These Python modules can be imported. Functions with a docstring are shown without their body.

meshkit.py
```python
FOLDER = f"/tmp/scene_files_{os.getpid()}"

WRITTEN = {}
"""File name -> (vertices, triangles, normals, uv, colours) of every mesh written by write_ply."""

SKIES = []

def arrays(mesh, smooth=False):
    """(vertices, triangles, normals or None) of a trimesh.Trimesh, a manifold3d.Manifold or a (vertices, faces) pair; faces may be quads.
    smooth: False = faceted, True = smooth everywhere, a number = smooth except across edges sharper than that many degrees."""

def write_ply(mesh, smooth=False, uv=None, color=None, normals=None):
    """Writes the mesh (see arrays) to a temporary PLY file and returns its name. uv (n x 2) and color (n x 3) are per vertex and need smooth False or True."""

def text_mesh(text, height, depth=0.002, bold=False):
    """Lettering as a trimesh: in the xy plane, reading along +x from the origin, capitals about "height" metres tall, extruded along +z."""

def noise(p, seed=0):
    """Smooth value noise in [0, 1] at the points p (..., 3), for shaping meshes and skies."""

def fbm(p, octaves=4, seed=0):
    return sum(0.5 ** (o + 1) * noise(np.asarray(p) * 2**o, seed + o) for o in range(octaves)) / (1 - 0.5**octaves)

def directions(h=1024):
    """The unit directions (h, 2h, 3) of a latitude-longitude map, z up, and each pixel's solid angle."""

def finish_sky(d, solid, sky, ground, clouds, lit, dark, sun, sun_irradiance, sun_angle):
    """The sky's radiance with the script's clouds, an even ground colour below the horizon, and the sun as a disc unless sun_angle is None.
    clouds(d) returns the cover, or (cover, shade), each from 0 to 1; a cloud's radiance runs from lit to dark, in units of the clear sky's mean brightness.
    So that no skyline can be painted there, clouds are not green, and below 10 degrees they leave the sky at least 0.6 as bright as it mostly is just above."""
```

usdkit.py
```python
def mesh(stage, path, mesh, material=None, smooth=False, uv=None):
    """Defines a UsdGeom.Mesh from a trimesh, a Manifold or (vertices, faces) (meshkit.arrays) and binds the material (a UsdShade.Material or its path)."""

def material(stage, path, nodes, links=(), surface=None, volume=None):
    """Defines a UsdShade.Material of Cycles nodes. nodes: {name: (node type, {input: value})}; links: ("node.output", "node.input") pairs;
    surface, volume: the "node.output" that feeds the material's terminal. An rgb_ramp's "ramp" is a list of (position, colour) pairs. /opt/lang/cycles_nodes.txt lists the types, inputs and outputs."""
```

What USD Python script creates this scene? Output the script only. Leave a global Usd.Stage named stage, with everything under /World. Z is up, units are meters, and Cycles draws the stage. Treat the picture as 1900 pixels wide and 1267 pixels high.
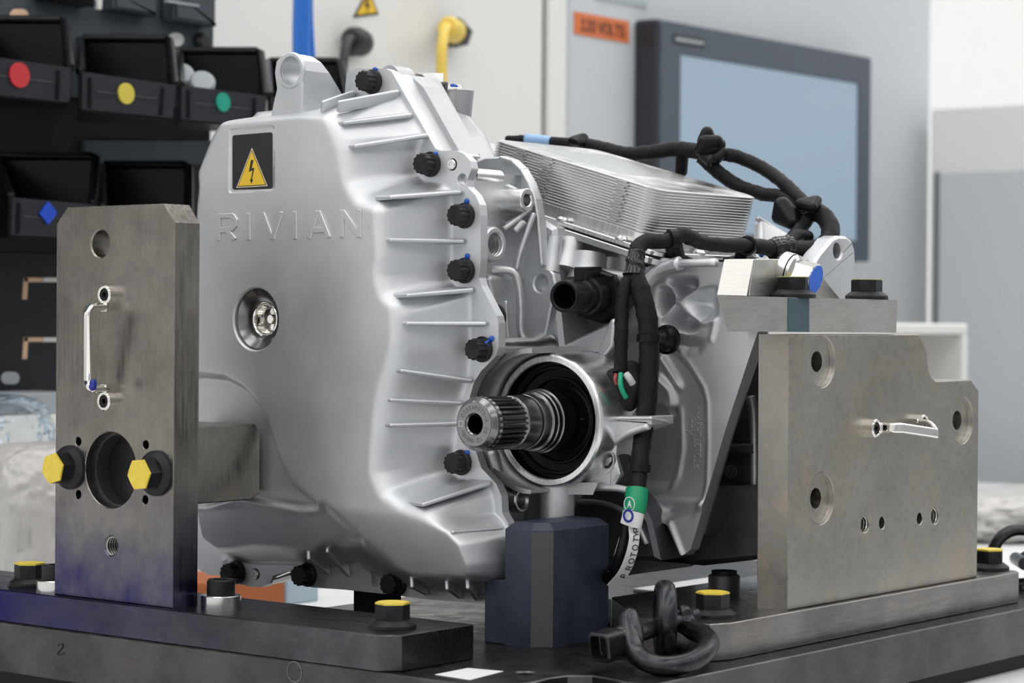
import math, numpy as np, trimesh, shapely, usdkit, meshkit
from shapely.geometry import Polygon, LineString, Point, MultiPolygon
from shapely.ops import unary_union
from manifold3d import Manifold, Mesh as MMesh
from pxr import Usd, UsdGeom, UsdLux, UsdShade, Gf, Sdf
rng = np.random.default_rng(7)
stage = Usd.Stage.CreateInMemory()
UsdGeom.SetStageUpAxis(stage, 'Z'); UsdGeom.SetStageMetersPerUnit(stage, 1.0)
UsdGeom.Xform.Define(stage, '/World'); UsdGeom.Scope.Define(stage, '/World/Looks')
# ------------------------------------------------------------------ camera
# two vanishing points of the fixture in the 1900x1267 frame give focal length and rotation
VA = np.array([3450.0, 18.5]); VB = np.array([-5450.0, 88.5]); FP = math.sqrt(-(VA @ VB))
dX = np.array([*VA, -FP]); dX /= np.linalg.norm(dX)
dY = np.array([*VB, -FP]); dY /= np.linalg.norm(dY)
RC = np.array([dX, dY, np.cross(dX, dY)])            # world = RC @ camera
ZP = 1.0                                             # top of the base plate
AX = np.array([0, 0, ZP + 0.15])                     # outer end of the output shaft
def ray(u, v): return RC @ np.array([u - 950, -(v - 633.5), -FP])
CAM = AX - ray(880, 787) / FP * 1.56
def U(u, v, ax, val):                                # pixel -> point on the plane axis[ax] = val
    r = ray(u, v); return CAM + r * ((val - CAM[ax]) / r[ax])
def UD(u, v, d):                                     # pixel -> point at depth d
    return CAM + ray(u, v) / FP * d
def P(p):
    q = RC.T @ (np.asarray(p, float) - CAM); return np.array([950 - q[0] * FP / q[2], 633.5 + q[1] * FP / q[2], -q[2]])
def YZ(px, X): return np.array([U(a, b, 0, X)[1:] for a, b in px])
def XZ(px, Y): return np.array([U(a, b, 1, Y)[[0, 2]] for a, b in px])
def XY(px, Z): return np.array([U(a, b, 2, Z)[:2] for a, b in px])
cam = UsdGeom.Camera.Define(stage, '/World/camera')
M4 = np.eye(4); M4[:3, :3] = RC; M4[:3, 3] = CAM
cam.AddTransformOp().Set(Gf.Matrix4d(*M4.T.ravel().tolist()))
cam.CreateHorizontalApertureAttr(36.0); cam.CreateVerticalApertureAttr(36.0 * 1267 / 1900)
cam.CreateFocalLengthAttr(36.0 * FP / 1900); cam.CreateFStopAttr(11.0); cam.CreateFocusDistanceAttr(1.62)
cam.CreateExposureAttr(0.0); cam.CreateClippingRangeAttr((0.05, 200))
# ------------------------------------------------------------------ light of the hall
def lamp(name, x, y, z, w, d, inten, col=(1.0, 0.985, 0.96)):
    l = UsdLux.RectLight.Define(stage, '/World/' + name); l.CreateWidthAttr(w); l.CreateHeightAttr(d)
    l.CreateIntensityAttr(inten); l.CreateColorAttr(col); l.AddTranslateOp().Set((x, y, z))
for i, (x, y) in enumerate([(a, b) for b in (-3.4, -1.3, 0.5, 2.6, 4.2) for a in (-2.9, -0.9, 1.1, 3.1, 5.1)]):
    lamp('ceiling_lamp' + ('_%03d' % i if i else ''), x, y, 3.7, 1.8, 1.1, 2.75)
# ------------------------------------------------------------------ helpers
_used = {}
def fresh(parent, name):
    k = (parent, name); n = _used.get(k, 0); _used[k] = n + 1
    return parent + '/' + (name if n == 0 else '%s_%03d' % (name, n))
class T: pass
def cd(prim, **kw):
    for k, v in kw.items():
        if v: prim.SetCustomDataByKey(k, v)
def thing(name, label=None, cat=None, loc=(0, 0, 0), group=None, kind=None, R=None):
    t = T(); t.path = fresh('/World', name); x = UsdGeom.Xform.Define(stage, t.path)
    t.M = np.eye(4); t.M[:3, 3] = loc
    if R is not None: t.M[:3, :3] = R
    x.AddTransformOp().Set(Gf.Matrix4d(*t.M.T.ravel().tolist()))
    t.prim = x.GetPrim(); t.inv = np.linalg.inv(t.M); t.label, t.cat, t.group = label, cat, group
    cd(t.prim, label=label, category=cat, group=group, kind=kind); return t
def arr(m):
    if isinstance(m, Manifold):
        q = m.to_mesh(); return trimesh.Trimesh(q.vert_properties[:, :3], q.tri_verts, process=False)
    return m
def put(path, m, mat, smooth):
    """Mesh with split normals: smooth except across edges sharper than the angle, slivers weigh nothing"""
    m.merge_vertices(digits_vertex=7); V, F = np.asarray(m.vertices), np.asarray(m.faces)
    F = F[(F[:, 0] != F[:, 1]) & (F[:, 1] != F[:, 2]) & (F[:, 0] != F[:, 2])]
    if smooth is False: return usdkit.mesh(stage, path, (V, F), MATS[mat])
    c = np.cross(V[F[:, 1]] - V[F[:, 0]], V[F[:, 2]] - V[F[:, 0]]); ar = np.linalg.norm(c, axis=1); n = c / np.maximum(ar, 1e-20)[:, None]
    cosl = -2.0 if smooth is True else math.cos(math.radians(smooth))
    vid = F.ravel(); fid = np.repeat(np.arange(len(F)), 3); order = np.argsort(vid, kind='stable'); vs = vid[order]; fs = fid[order]
    cnt = np.bincount(vid, minlength=len(V)); start = np.r_[0, np.cumsum(cnt)[:-1]]; out = np.zeros((len(vid), 3)); k = cnt[vid]
    for j in range(int(cnt.max())):                    # j-th face of each corner's star
        ok = np.nonzero(k > j)[0]; fj = fs[start[vid[ok]] + j]; d = (n[fid[ok]] * n[fj]).sum(1)
        w = np.where((d >= cosl) | (fj == fid[ok]), ar[fj], 0) + 1e-16; out[ok] += n[fj] * w[:, None]
    ln = np.linalg.norm(out, axis=1); out = np.where(ln[:, None] > 1e-14, out / np.maximum(ln, 1e-20)[:, None], n[fid])
    from pxr import Vt
    q = np.rint(out * 400).astype(np.int64) + 500; key = vid * (1 << 30) + (q[:, 0] << 20) + (q[:, 1] << 10) + q[:, 2]
    _, first, inv = np.unique(key, return_index=True, return_inverse=True)
    g = usdkit.mesh(stage, path, (V[vid[first]], inv.reshape(-1, 3)), MATS[mat], smooth=False)
    g.CreateNormalsAttr(Vt.Vec3fArray.FromNumpy(out[first].astype(np.float32))); g.SetNormalsInterpolation('vertex'); return g
def part(t, name, mesh, mat, smooth=35, label=None, local=False, parent=None):
    m = arr(mesh).copy()
    if not local: m.apply_transform(t.inv)
    path = fresh(parent or t.path, name)
    g = put(path, m, mat, smooth); cd(g.GetPrim(), label=label); return path
def single(name, mesh, mat, label, cat, group=None, kind=None, smooth=35):
    m = arr(mesh).copy(); b = m.bounds; o = np.array([*(b[0] + b[1])[:2] / 2, b[0][2]])
    m.apply_translation(-o); path = fresh('/World', name)
    g = put(path, m, mat, smooth); g.AddTranslateOp().Set(Gf.Vec3d(*o))
    cd(g.GetPrim(), label=label, category=cat, group=group, kind=kind); return path
def struct(name, mesh, mat, smooth=30): return single(name, mesh, mat, None, None, kind='structure', smooth=smooth)
def dup(src, loc, R=None, label=None, group=None):
    path = fresh('/World', src.path.split('/')[-1]); x = UsdGeom.Xform.Define(stage, path)
    M = np.eye(4); M[:3, 3] = loc
    if R is not None: M[:3, :3] = R
    x.GetPrim().GetReferences().AddInternalReference(src.path); x.GetPrim().SetInstanceable(True)
    op = x.GetXformOpOrderAttr().Get()
    x.ClearXformOpOrder(); x.AddTransformOp(opSuffix='place').Set(Gf.Matrix4d(*M.T.ravel().tolist()))
    cd(x.GetPrim(), label=label or src.label, category=src.cat, group=group or src.group); return path
FR = {'-X': np.array([[0, 0, -1], [-1, 0, 0], [0, 1, 0]], float), '-Y': np.array([[1, 0, 0], [0, 0, -1], [0, 1, 0]], float),
      '+Z': np.eye(3), '+X': np.array([[0, 0, 1], [1, 0, 0], [0, 1, 0]], float)}
def fr(n, o):
    m = np.eye(4); m[:3, :3] = FR[n] if isinstance(n, str) else n; m[:3, 3] = o; return m
def tf(mesh, M):
    m = arr(mesh).copy(); m.apply_transform(M); return m
def ax_frame(d):
    d = np.asarray(d, float)
    if d.ndim == 2: return d
    d = d / np.linalg.norm(d); a = np.array([0, 0, 1.0]) if abs(d[2]) < .9 else np.array([1.0, 0, 0])
    u = np.cross(a, d); u /= np.linalg.norm(u); return np.stack([u, np.cross(d, u), d], 1)
def toM(m):
    if isinstance(m, Manifold): return m
    m = m.copy(); m.merge_vertices()
    return Manifold(MMesh(np.asarray(m.vertices, np.float32), np.asarray(m.faces, np.uint32)))
def cat(*ms): return trimesh.util.concatenate([arr(m) for m in ms])
def box(x0, x1, y0, y1, z0, z1, b=.0006):
    xs, ys, zs = sorted((x0, x1)), sorted((y0, y1)), sorted((z0, z1)); pts = []
    for i in (0, 1):
        for j in (0, 1):
            for k in (0, 1):
                p = np.array([xs[i], ys[j], zs[k]]); s = np.array([1 - 2 * i, 1 - 2 * j, 1 - 2 * k]) * b
                for a in range(3):
                    q = p + s; q[a] = p[a]; pts.append(q)
    return trimesh.convex.convex_hull(np.array(pts))
def offset_loop(p, b):                               # mitred offset of a loop, b > 0 to its left
    p = np.asarray(p, float); e = np.roll(p, -1, 0) - p; e /= np.linalg.norm(e, axis=1, keepdims=True) + 1e-12
    n = np.stack([-e[:, 1], e[:, 0]], 1); n0 = np.roll(n, 1, 0); m = n + n0
    d = np.maximum((m * n).sum(1), .5)
    return p + m / d[:, None] * b
def clean(poly, tol=1e-5):
    return shapely.geometry.polygon.orient(poly.simplify(tol))
def prism(poly, n, a0, a1, b=.0006, both=True):
    """poly (u,v) extruded along w between a0 and a1 with chamfered rims; n: 'X' (u,v)=(Y,Z), 'Y' (X,Z), 'Z' (X,Y)"""
    if not isinstance(poly, Polygon): poly = Polygon(poly)
    poly = clean(poly if poly.is_valid else poly.buffer(0)); a0, a1 = sorted((a0, a1))
    loops = [np.array(poly.exterior.coords)[:-1]] + [np.array(i.coords)[:-1] for i in poly.interiors]
    N = sum(map(len, loops)); base = np.vstack(loops); ins = np.vstack([offset_loop(l, b) for l in loops])
    v2, f2 = trimesh.creation.triangulate_polygon(poly, engine='earcut')
    key = {tuple(np.round(p, 9)): i for i, p in enumerate(base)}
    idx = np.array([key[tuple(np.round(p, 9))] for p in v2]); f2 = idx[f2]
    rings = [(ins, a0), (base, a0 + b), (base, a1 - b), (ins, a1)]
    V = np.vstack([np.c_[r, np.full(N, z)] for r, z in rings]); F = []
    tri = base[f2]; e1, e2 = tri[:, 1] - tri[:, 0], tri[:, 2] - tri[:, 0]; ccw = e1[:, 0] * e2[:, 1] - e1[:, 1] * e2[:, 0] < 0
    f2 = np.where(ccw[:, None], f2[:, ::-1], f2)
    F.append(f2[:, ::-1]); F.append(f2 + 3 * N); s = 0
    for l in loops:
        k = len(l); i = np.arange(k) + s; j = np.roll(i, -1)
        for r in range(3):
            F.append(np.stack([i + r * N, j + r * N, j + (r + 1) * N], 1)); F.append(np.stack([i + r * N, j + (r + 1) * N, i + (r + 1) * N], 1))
        s += k
    V = {'X': V[:, [2, 0, 1]], 'Y': V[:, [0, 2, 1]], 'Z': V}[n]; F = np.vstack(F)
    if n == 'Y': F = F[:, ::-1]
    return trimesh.Trimesh(V, F, process=False)
def lathe(prof, n=48, M=None):
    """prof: (r, h) pairs along +z, closed at the axis when r = 0"""
    prof = np.asarray(prof, float); a = np.arange(n) * 2 * np.pi / n; k = len(prof)
    V = np.stack([prof[:, 0][:, None] * np.cos(a), prof[:, 0][:, None] * np.sin(a), np.repeat(prof[:, 1][:, None], n, 1)], -1).reshape(-1, 3)
    i, j = np.meshgrid(np.arange(k - 1), np.arange(n), indexing='ij'); j2 = (j + 1) % n
    q = np.stack([i * n + j, i * n + j2, (i + 1) * n + j2, (i + 1) * n + j], -1).reshape(-1, 4)
    F = np.vstack([q[:, [0, 1, 2]], q[:, [0, 2, 3]]])
    m = trimesh.Trimesh(V, F, process=False); m.merge_vertices(digits_vertex=8); m.update_faces(m.nondegenerate_faces())
    if m.is_watertight: m.fix_normals()
    if M is not None: m.apply_transform(M)
    return m
def cylM(n, o, r, h, r2=None, seg=48, back=0.0):
    """Manifold cylinder from o along direction n"""
    m = Manifold.cylinder(h + back, r, r if r2 is None else r2, seg).translate((0, 0, -back))
    return m.transform(fr(FR[n] if isinstance(n, str) else ax_frame(n), o)[:3, :])
def bore(n, o, r, depth, ch=.0006, seg=56):
    """cutter: a hole going against n from the surface point o, with a chamfered mouth"""
    R = FR[n] if isinstance(n, str) else n
    c = Manifold.cylinder(depth, r, r, seg).translate((0, 0, -depth)) + Manifold.cylinder(ch, r, r + ch, seg).translate((0, 0, -ch)) + Manifold.cylinder(.003, r + ch, r + ch, seg)
    return c.transform(fr(R, o)[:3, :])
_ico = trimesh.creation.icosphere(2)
def hull(*pr):
    """rounded solid: convex hull of spheres ((x,y,z), r)"""
    return trimesh.convex.convex_hull(np.vstack([_ico.vertices * r + np.asarray(p) for p, r in pr]))
def spline(pts, n=8):
    p = np.asarray(pts, float); out = []
    q = np.vstack([2 * p[0] - p[1], p, 2 * p[-1] - p[-2]])
    for i in range(1, len(q) - 2):
        t = np.linspace(0, 1, n, endpoint=False)[:, None]; a, b, c, d = q[i - 1:i + 3]
        out.append(.5 * (2 * b + (c - a) * t + (2 * a - 5 * b + 4 * c - d) * t ** 2 + (3 * b - a - 3 * c + d) * t ** 3))
    return np.vstack(out + [p[-1:]])
def tube(pts, r, n=16, seg=8, bump=0, seed=0, flat=None, twist=0):
    p = spline(pts, seg) if seg > 1 else np.asarray(pts, float); k = len(p)
    r = np.interp(np.linspace(0, 1, k), np.linspace(0, 1, np.size(r)), np.atleast_1d(r))
    t = np.gradient(p, axis=0); t /= np.linalg.norm(t, axis=1, keepdims=True)
    a = np.cross(t[0], [0, 0, 1.0] if abs(t[0][2]) < .9 else [1.0, 0, 0]); A = []
    for i in range(k):
        a = a - t[i] * (a @ t[i]); a /= np.linalg.norm(a); A.append(a)
    A = np.array(A); B = np.cross(t, A); ang = np.arange(n) * 2 * np.pi / n
    fb = 1 if flat is None else flat
    V = p[:, None] + r[:, None, None] * (np.cos(ang)[None, :, None] * A[:, None] + fb * np.sin(ang)[None, :, None] * B[:, None])
    if bump:
        s = np.r_[0, np.cumsum(np.linalg.norm(np.diff(p, axis=0), axis=1))]
        wrap = np.abs(((s[:, None] / .011 + ang[None, :] / 6.283) % 1) - .5) * 2     # overlapping turns of tape
        d = bump * ((wrap > .82) * .5 + meshkit.fbm(V * 120, 3, seed) - .5)
        V = V + (V - p[:, None]) / r[:, None, None] * d[..., None]
    V = V.reshape(-1, 3); i, j = np.meshgrid(np.arange(k - 1), np.arange(n), indexing='ij'); j2 = (j + 1) % n
    q = np.stack([i * n + j, i * n + j2, (i + 1) * n + j2, (i + 1) * n + j], -1).reshape(-1, 4)
    F = np.vstack([q[:, [0, 1, 2]], q[:, [0, 2, 3]]]); c0, c1 = len(V), len(V) + 1
    V = np.vstack([V, p[0], p[-1]]); j = np.arange(n); j2 = (j + 1) % n; e = (k - 1) * n
    F = np.vstack([F, np.stack([np.full(n, c0), j2, j], 1), np.stack([np.full(n, c1), e + j, e + j2], 1)])
    m = trimesh.Trimesh(V, F, process=False)
    if m.volume < 0: m.invert()
    return m
def text(s, h, M, depth=.0004, bold=False, width=None, center=False):
    m = meshkit.text_mesh(s, h, depth, bold)
    w = m.bounds[1][0] - m.bounds[0][0]
    if width: m.apply_scale([width / w, 1, 1]); w = width
    if center: m.apply_translation([-w / 2, -h / 2, 0])
    m.apply_transform(M); return m
def circ(c, r, n=40): a = np.arange(n) * 2 * np.pi / n; return Polygon(np.c_[c[0] + r * np.cos(a), c[1] + r * np.sin(a)])
def hexa(r, rot=0, n=6): a = np.arange(n) * 2 * np.pi / n + rot; return Polygon(np.c_[r * np.cos(a), r * np.sin(a)])
def rrect(x0, x1, y0, y1, r): return shapely.box(x0 + r, y0 + r, x1 - r, y1 - r).buffer(r, 6)
# ------------------------------------------------------------------ materials
MATS = {}
def mat(name, nodes, links=(), surface='p.BSDF'):
    MATS[name] = usdkit.material(stage, '/World/Looks/' + name, nodes, links, surface=surface)
def plain(name, col, rough=.5, metal=0, **kw):
    mat(name, {'p': ('principled_bsdf', dict(base_color=col, roughness=rough, metallic=metal, **kw))})
def mottled(name, c1, c2, scale=30, r1=.35, r2=.5, metal=1, bump=0, bscale=800, stretch=(1, 1, 1), detail=4, lo=.35, hi=.65, **kw):
    n = {'tc': ('texture_coordinate', {}), 'mp': ('mapping', {'scale': stretch}), 'n': ('noise_texture', {'scale': scale, 'detail': detail, 'roughness': .6}),
         'r': ('rgb_ramp', {'ramp': [(lo, c1), (hi, c2)]}), 'rr': ('map_range', {'from_min': lo, 'from_max': hi, 'to_min': r1, 'to_max': r2, 'clamp': True}),
         'p': ('principled_bsdf', dict(metallic=metal, **kw))}
    l = [('tc.object', 'mp.vector'), ('mp.vector', 'n.vector'), ('n.fac', 'r.fac'), ('n.fac', 'rr.value'), ('r.color', 'p.base_color'), ('rr.result', 'p.roughness')]
    if bump:
        n['bn'] = ('noise_texture', {'scale': bscale, 'detail': 2}); n['bu'] = ('bump', {'strength': bump, 'distance': .0004})
        l += [('tc.object', 'bn.vector'), ('bn.fac', 'bu.height'), ('bu.normal', 'p.normal')]
    mat(name, n, l)
def machined(name, base, base2, tan, grain=(1, 1, 1), r=.3, tan_amt=.5, blue=None, ax='z', asc=16):
    """ground steel: fine brushed grain, cloudy oxide, optional blue tint fading along one axis"""
    n = {'tc': ('texture_coordinate', {}), 'g': ('geometry', {}),
         'a': ('noise_texture', {'scale': asc, 'detail': 5, 'roughness': .65}), 'ra': ('rgb_ramp', {'ramp': [(.36, base), (.62, base2)]}),
         'b': ('noise_texture', {'scale': asc * 1.6, 'detail': 6, 'roughness': .7}), 'rb': ('rgb_ramp', {'ramp': [(.5, (0, 0, 0)), (.72, (tan_amt,) * 3)]}),
         'm': ('mix_color', {'b': tan}), 'mp': ('mapping', {'scale': grain}), 'h': ('noise_texture', {'scale': 60, 'detail': 3}),
         'rr': ('map_range', {'from_min': .3, 'from_max': .7, 'to_min': r - .06, 'to_max': r + .1, 'clamp': True}),
         'hm': ('mix_color', {'blend_type': 'multiply', 'fac': .5}), 'hr': ('rgb_ramp', {'ramp': [(.3, (.86, .86, .86)), (.7, (1, 1, 1))]}),
         'bu': ('bump', {'strength': .12, 'distance': .0003}), 'p': ('principled_bsdf', {'metallic': 1.0})}
    l = [('tc.object', 'a.vector'), ('a.fac', 'ra.fac'), ('tc.object', 'b.vector'), ('b.fac', 'rb.fac'), ('rb.color', 'm.fac'), ('ra.color', 'm.a'),
         ('tc.object', 'mp.vector'), ('mp.vector', 'h.vector'), ('h.fac', 'hr.fac'), ('m.result', 'hm.a'), ('hr.color', 'hm.b'),
         ('h.fac', 'rr.value'), ('rr.result', 'p.roughness'), ('h.fac', 'bu.height'), ('bu.normal', 'p.normal')]
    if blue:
        z0, z1 = blue                                 # blue tint fading between these positions (object space), ragged by noise
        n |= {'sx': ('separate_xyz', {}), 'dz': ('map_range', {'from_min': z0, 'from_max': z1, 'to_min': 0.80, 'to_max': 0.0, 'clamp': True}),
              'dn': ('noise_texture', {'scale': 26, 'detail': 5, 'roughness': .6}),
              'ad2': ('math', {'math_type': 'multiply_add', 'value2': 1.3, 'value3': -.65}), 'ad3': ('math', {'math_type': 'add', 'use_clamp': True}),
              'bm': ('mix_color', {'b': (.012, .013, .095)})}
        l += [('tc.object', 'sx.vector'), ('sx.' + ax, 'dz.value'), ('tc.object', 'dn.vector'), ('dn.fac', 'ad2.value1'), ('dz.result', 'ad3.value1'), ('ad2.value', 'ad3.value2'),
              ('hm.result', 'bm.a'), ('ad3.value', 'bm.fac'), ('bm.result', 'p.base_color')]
    else: l += [('hm.result', 'p.base_color')]
    mat(name, n, l)
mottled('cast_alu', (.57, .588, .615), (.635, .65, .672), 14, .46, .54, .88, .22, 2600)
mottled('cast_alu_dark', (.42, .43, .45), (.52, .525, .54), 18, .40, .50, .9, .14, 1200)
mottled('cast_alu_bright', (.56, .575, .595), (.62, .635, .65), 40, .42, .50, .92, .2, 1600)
mottled('machined_alu', (.74, .75, .76), (.79, .79, .79), 60, .27, .33, 1, .08, 300, (1, 8, 1)); mottled('jaw_steel', (.50, .49, .475), (.58, .57, .55), 60, .42, .5, 1, .1, 300, (.6, 9, 9)); plain('rim_yellow', (.42, .42, .14), .5)
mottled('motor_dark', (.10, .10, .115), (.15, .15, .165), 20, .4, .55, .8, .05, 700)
plain('fin_alu', (.59, .60, .61), .30, 1); plain('fin_edge', (.93, .93, .93), .22, 1)
mottled('cooler_top', (.80, .80, .81), (.9, .9, .91), 12, .16, .34, 1, .05, 60, (1, 2, 1))
machined('plate_steel', (.235, .218, .193), (.335, .315, .283), (.40, .33, .24), (6, 6, .5), .30, .55)
machined('plate_steel_bluish', (.205, .192, .170), (.295, .278, .252), (.38, .32, .25), (6, 6, .5), .30, .45, blue=(.005, .085))  # bluer towards the foot of the plate
machined('bar_steel_bluish', (.058, .054, .058), (.10, .095, .10), (.24, .2, .2), (9, .6, 9), .30, .3, blue=(.10, -.16), ax='y')  # blue tint grows towards the far end of the bar
machined('bar_steel', (.15, .145, .14), (.23, .22, .215), (.3, .26, .22), (.6, 9, 9), .30, .35)
machined('base_steel', (.060, .057, .060), (.105, .10, .10), (.13, .11, .10), (1.2, 1.2, 9), .33, .3)
machined('clamp_steel', (.42, .41, .395), (.52, .51, .495), (.5, .44, .36), (.6, 9, 9), .28, .25)
machined('plate_steel_b', (.27, .257, .236), (.36, .345, .320), (.44, .36, .25), (3, 3, 3), .36, .7, asc=9)
plain('chrome', (.82, .80, .77), .08, 1); plain('bright_steel', (.62, .61, .59), .2, 1); plain('shaft_steel', (.20, .195, .205), .22, 1)
plain('shaft_face', (.26, .26, .27), .40, 1); plain('etched', (.10, .10, .11), .6, .5); plain('etch_light', (.75, .75, .76), .4, .6)
mottled('black_oxide', (.008, .008, .010), (.020, .020, .024), 90, .36, .5, 0, .1, 300, specular_ior_level=.22)
mottled('forged', (.030, .033, .039), (.052, .053, .057), 130, .24, .34, .85, .35, 260)
plain('black_plastic', (.005, .005, .007), .36, specular_ior_level=.22); plain('black_rubber', (.006, .006, .007), .6, specular_ior_level=.3); plain('seal_black', (.004, .004, .005), .5, specular_ior_level=.22)
mottled('tape', (.006, .006, .008), (.013, .013, .017), 200, .45, .6, 0, .5, 400, specular_ior_level=.17); plain('tape_gloss', (.008, .008, .010), .16)
mottled('yellow_paint', (.66, .48, .035), (.74, .58, .08), 180, .4, .55, 0); plain('blue_paint', (.004, .075, .42), .35); plain('cap_blue', (.0, .10, .60), .45)
mottled('blue_plastic', (.016, .022, .040), (.026, .034, .058), 40, .38, .55, 0, .12, 260); plain('blue_plastic_edge', (.055, .056, .06), .6)
plain('label_black', (.010, .009, .012), .35); plain('label_yellow', (.78, .50, .03), .4); plain('label_ink', (.02, .015, .015), .5); plain('gold_line', (.85, .75, .5), .4)
plain('label_green', (.0, .26, .115), .45); plain('label_white', (.74, .74, .75), .5); plain('label_blue', (.01, .02, .25), .45); plain('teal_mark', (.035, .075, .095), .45)
plain('white_panel', (.74, .735, .72), .5); plain('grey_panel', (.52, .555, .585), .5); plain('white_wall', (.86, .86, .86), .8); plain('seam_dark', (.16, .18, .19), .6)
plain('wall_grey', (.48, .49, .51), .8); plain('ceiling_white', (.82, .82, .82), .8)
plain('bench_white', (.74, .75, .76), .45); plain('floor_grey', (.55, .56, .57), .5); plain('rack_black', (.009, .010, .015), .5, specular_ior_level=.3); plain('rack_grey', (.052, .066, .080), .5, specular_ior_level=.35)
plain('rail_grey', (.36, .40, .43), .45); plain('bin_plastic', (.0025, .0025, .004), .25, specular_ior_level=.18); plain('bin_face', (.012, .013, .019), .42, specular_ior_level=.35); plain('dot_red', (.50, .02, .03), .5)
plain('dot_yellow', (.60, .50, .06), .5); plain('dot_green', (.0, .30, .21), .5); plain('dot_blue', (.0, .05, .48), .5); plain('bezel', (.062, .078, .105), .4); plain('bezel_side', (.018, .02, .028), .4)
plain('orange_label', (.62, .16, .05), .55); plain('orange_box', (.36, .095, .02), .6); plain('blue_box', (.36, .46, .53), .5); plain('hose_blue', (.01, .14, .55), .4)
plain('hose_pale', (.30, .50, .78), .4); plain('connector_yellow', (.80, .58, .10), .45); plain('cable_black', (.014, .015, .02), .5); plain('peach', (.75, .50, .33), .6); plain('wire_green', (.0, .3, .16), .4); plain('wire_grey', (.45, .45, .46), .4); plain('wire_red', (.25, .03, .04), .4)
mat('screen', {'p': ('principled_bsdf', {'base_color': (.10, .14, .18), 'roughness': .22, 'emission_color': (.26, .335, .41), 'emission_strength': .78})})
mat('poly_bag', {'tc': ('texture_coordinate', {}), 'n': ('noise_texture', {'scale': 16, 'detail': 3, 'distortion': 1.0}), 'b': ('bump', {'strength': .15, 'distance': .01}),
    'p': ('principled_bsdf', {'base_color': (.50, .485, .47), 'roughness': .35, 'coat_weight': .2})}, [('tc.object', 'n.vector'), ('n.fac', 'b.height'), ('b.normal', 'p.normal')])
mat('clear_film', {'t': ('transparent_bsdf', {'color': (.93, .95, .96)}), 'g': ('glossy_bsdf', {'color': (.9, .95, 1), 'roughness': .15}), 'f': ('fresnel', {'ior': 1.6}), 'm': ('mix_closure', {})},
    [('f.fac', 'm.fac'), ('t.BSDF', 'm.closure1'), ('g.BSDF', 'm.closure2')], surface='m.closure')
mat('glass_block', {'p': ('principled_bsdf', {'base_color': (.35, .48, .44), 'roughness': .12, 'transmission_weight': .3})})
L = np.array
def L3(p, dx, dy, z): return L([p[0] + dx, p[1] + dy, z])
# ------------------------------------------------------------------ the hall
struct('floor', box(-4.1, 7, -5.1, 5.1, -.02, 0, .001), 'floor_grey')
struct('wall_back', box(-4, 7, 5.0, 5.1, 0, 4.0, .001), 'white_wall')
struct('wall_right', box(6.9, 7, -5, 5, 0, 4.0, .001), 'white_wall')
struct('wall_left', box(-4.1, -4, -5, 5, 0, 4.0, .001), 'white_wall')
struct('wall_front', box(-4, 7, -5.1, -5.0, 0, 4.0, .001), 'wall_grey')
struct('ceiling', box(-4.1, 7, -5.1, 5.1, 4.0, 4.1, .001), 'ceiling_white')
t = thing('work_bench', 'long white work bench that carries the fixture and the bin rack', 'bench', (0.7, .1, 0))
part(t, 'bench_top', box(-.9, 2.35, -.50, 1.0, .915, .951, .002), 'bench_white')
for x in (-.8, 2.25):
    for y in (-.42, .92): part(t, 'leg', box(x - .03, x + .03, y - .03, y + .03, 0, .915, .002), 'rail_grey')
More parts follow.
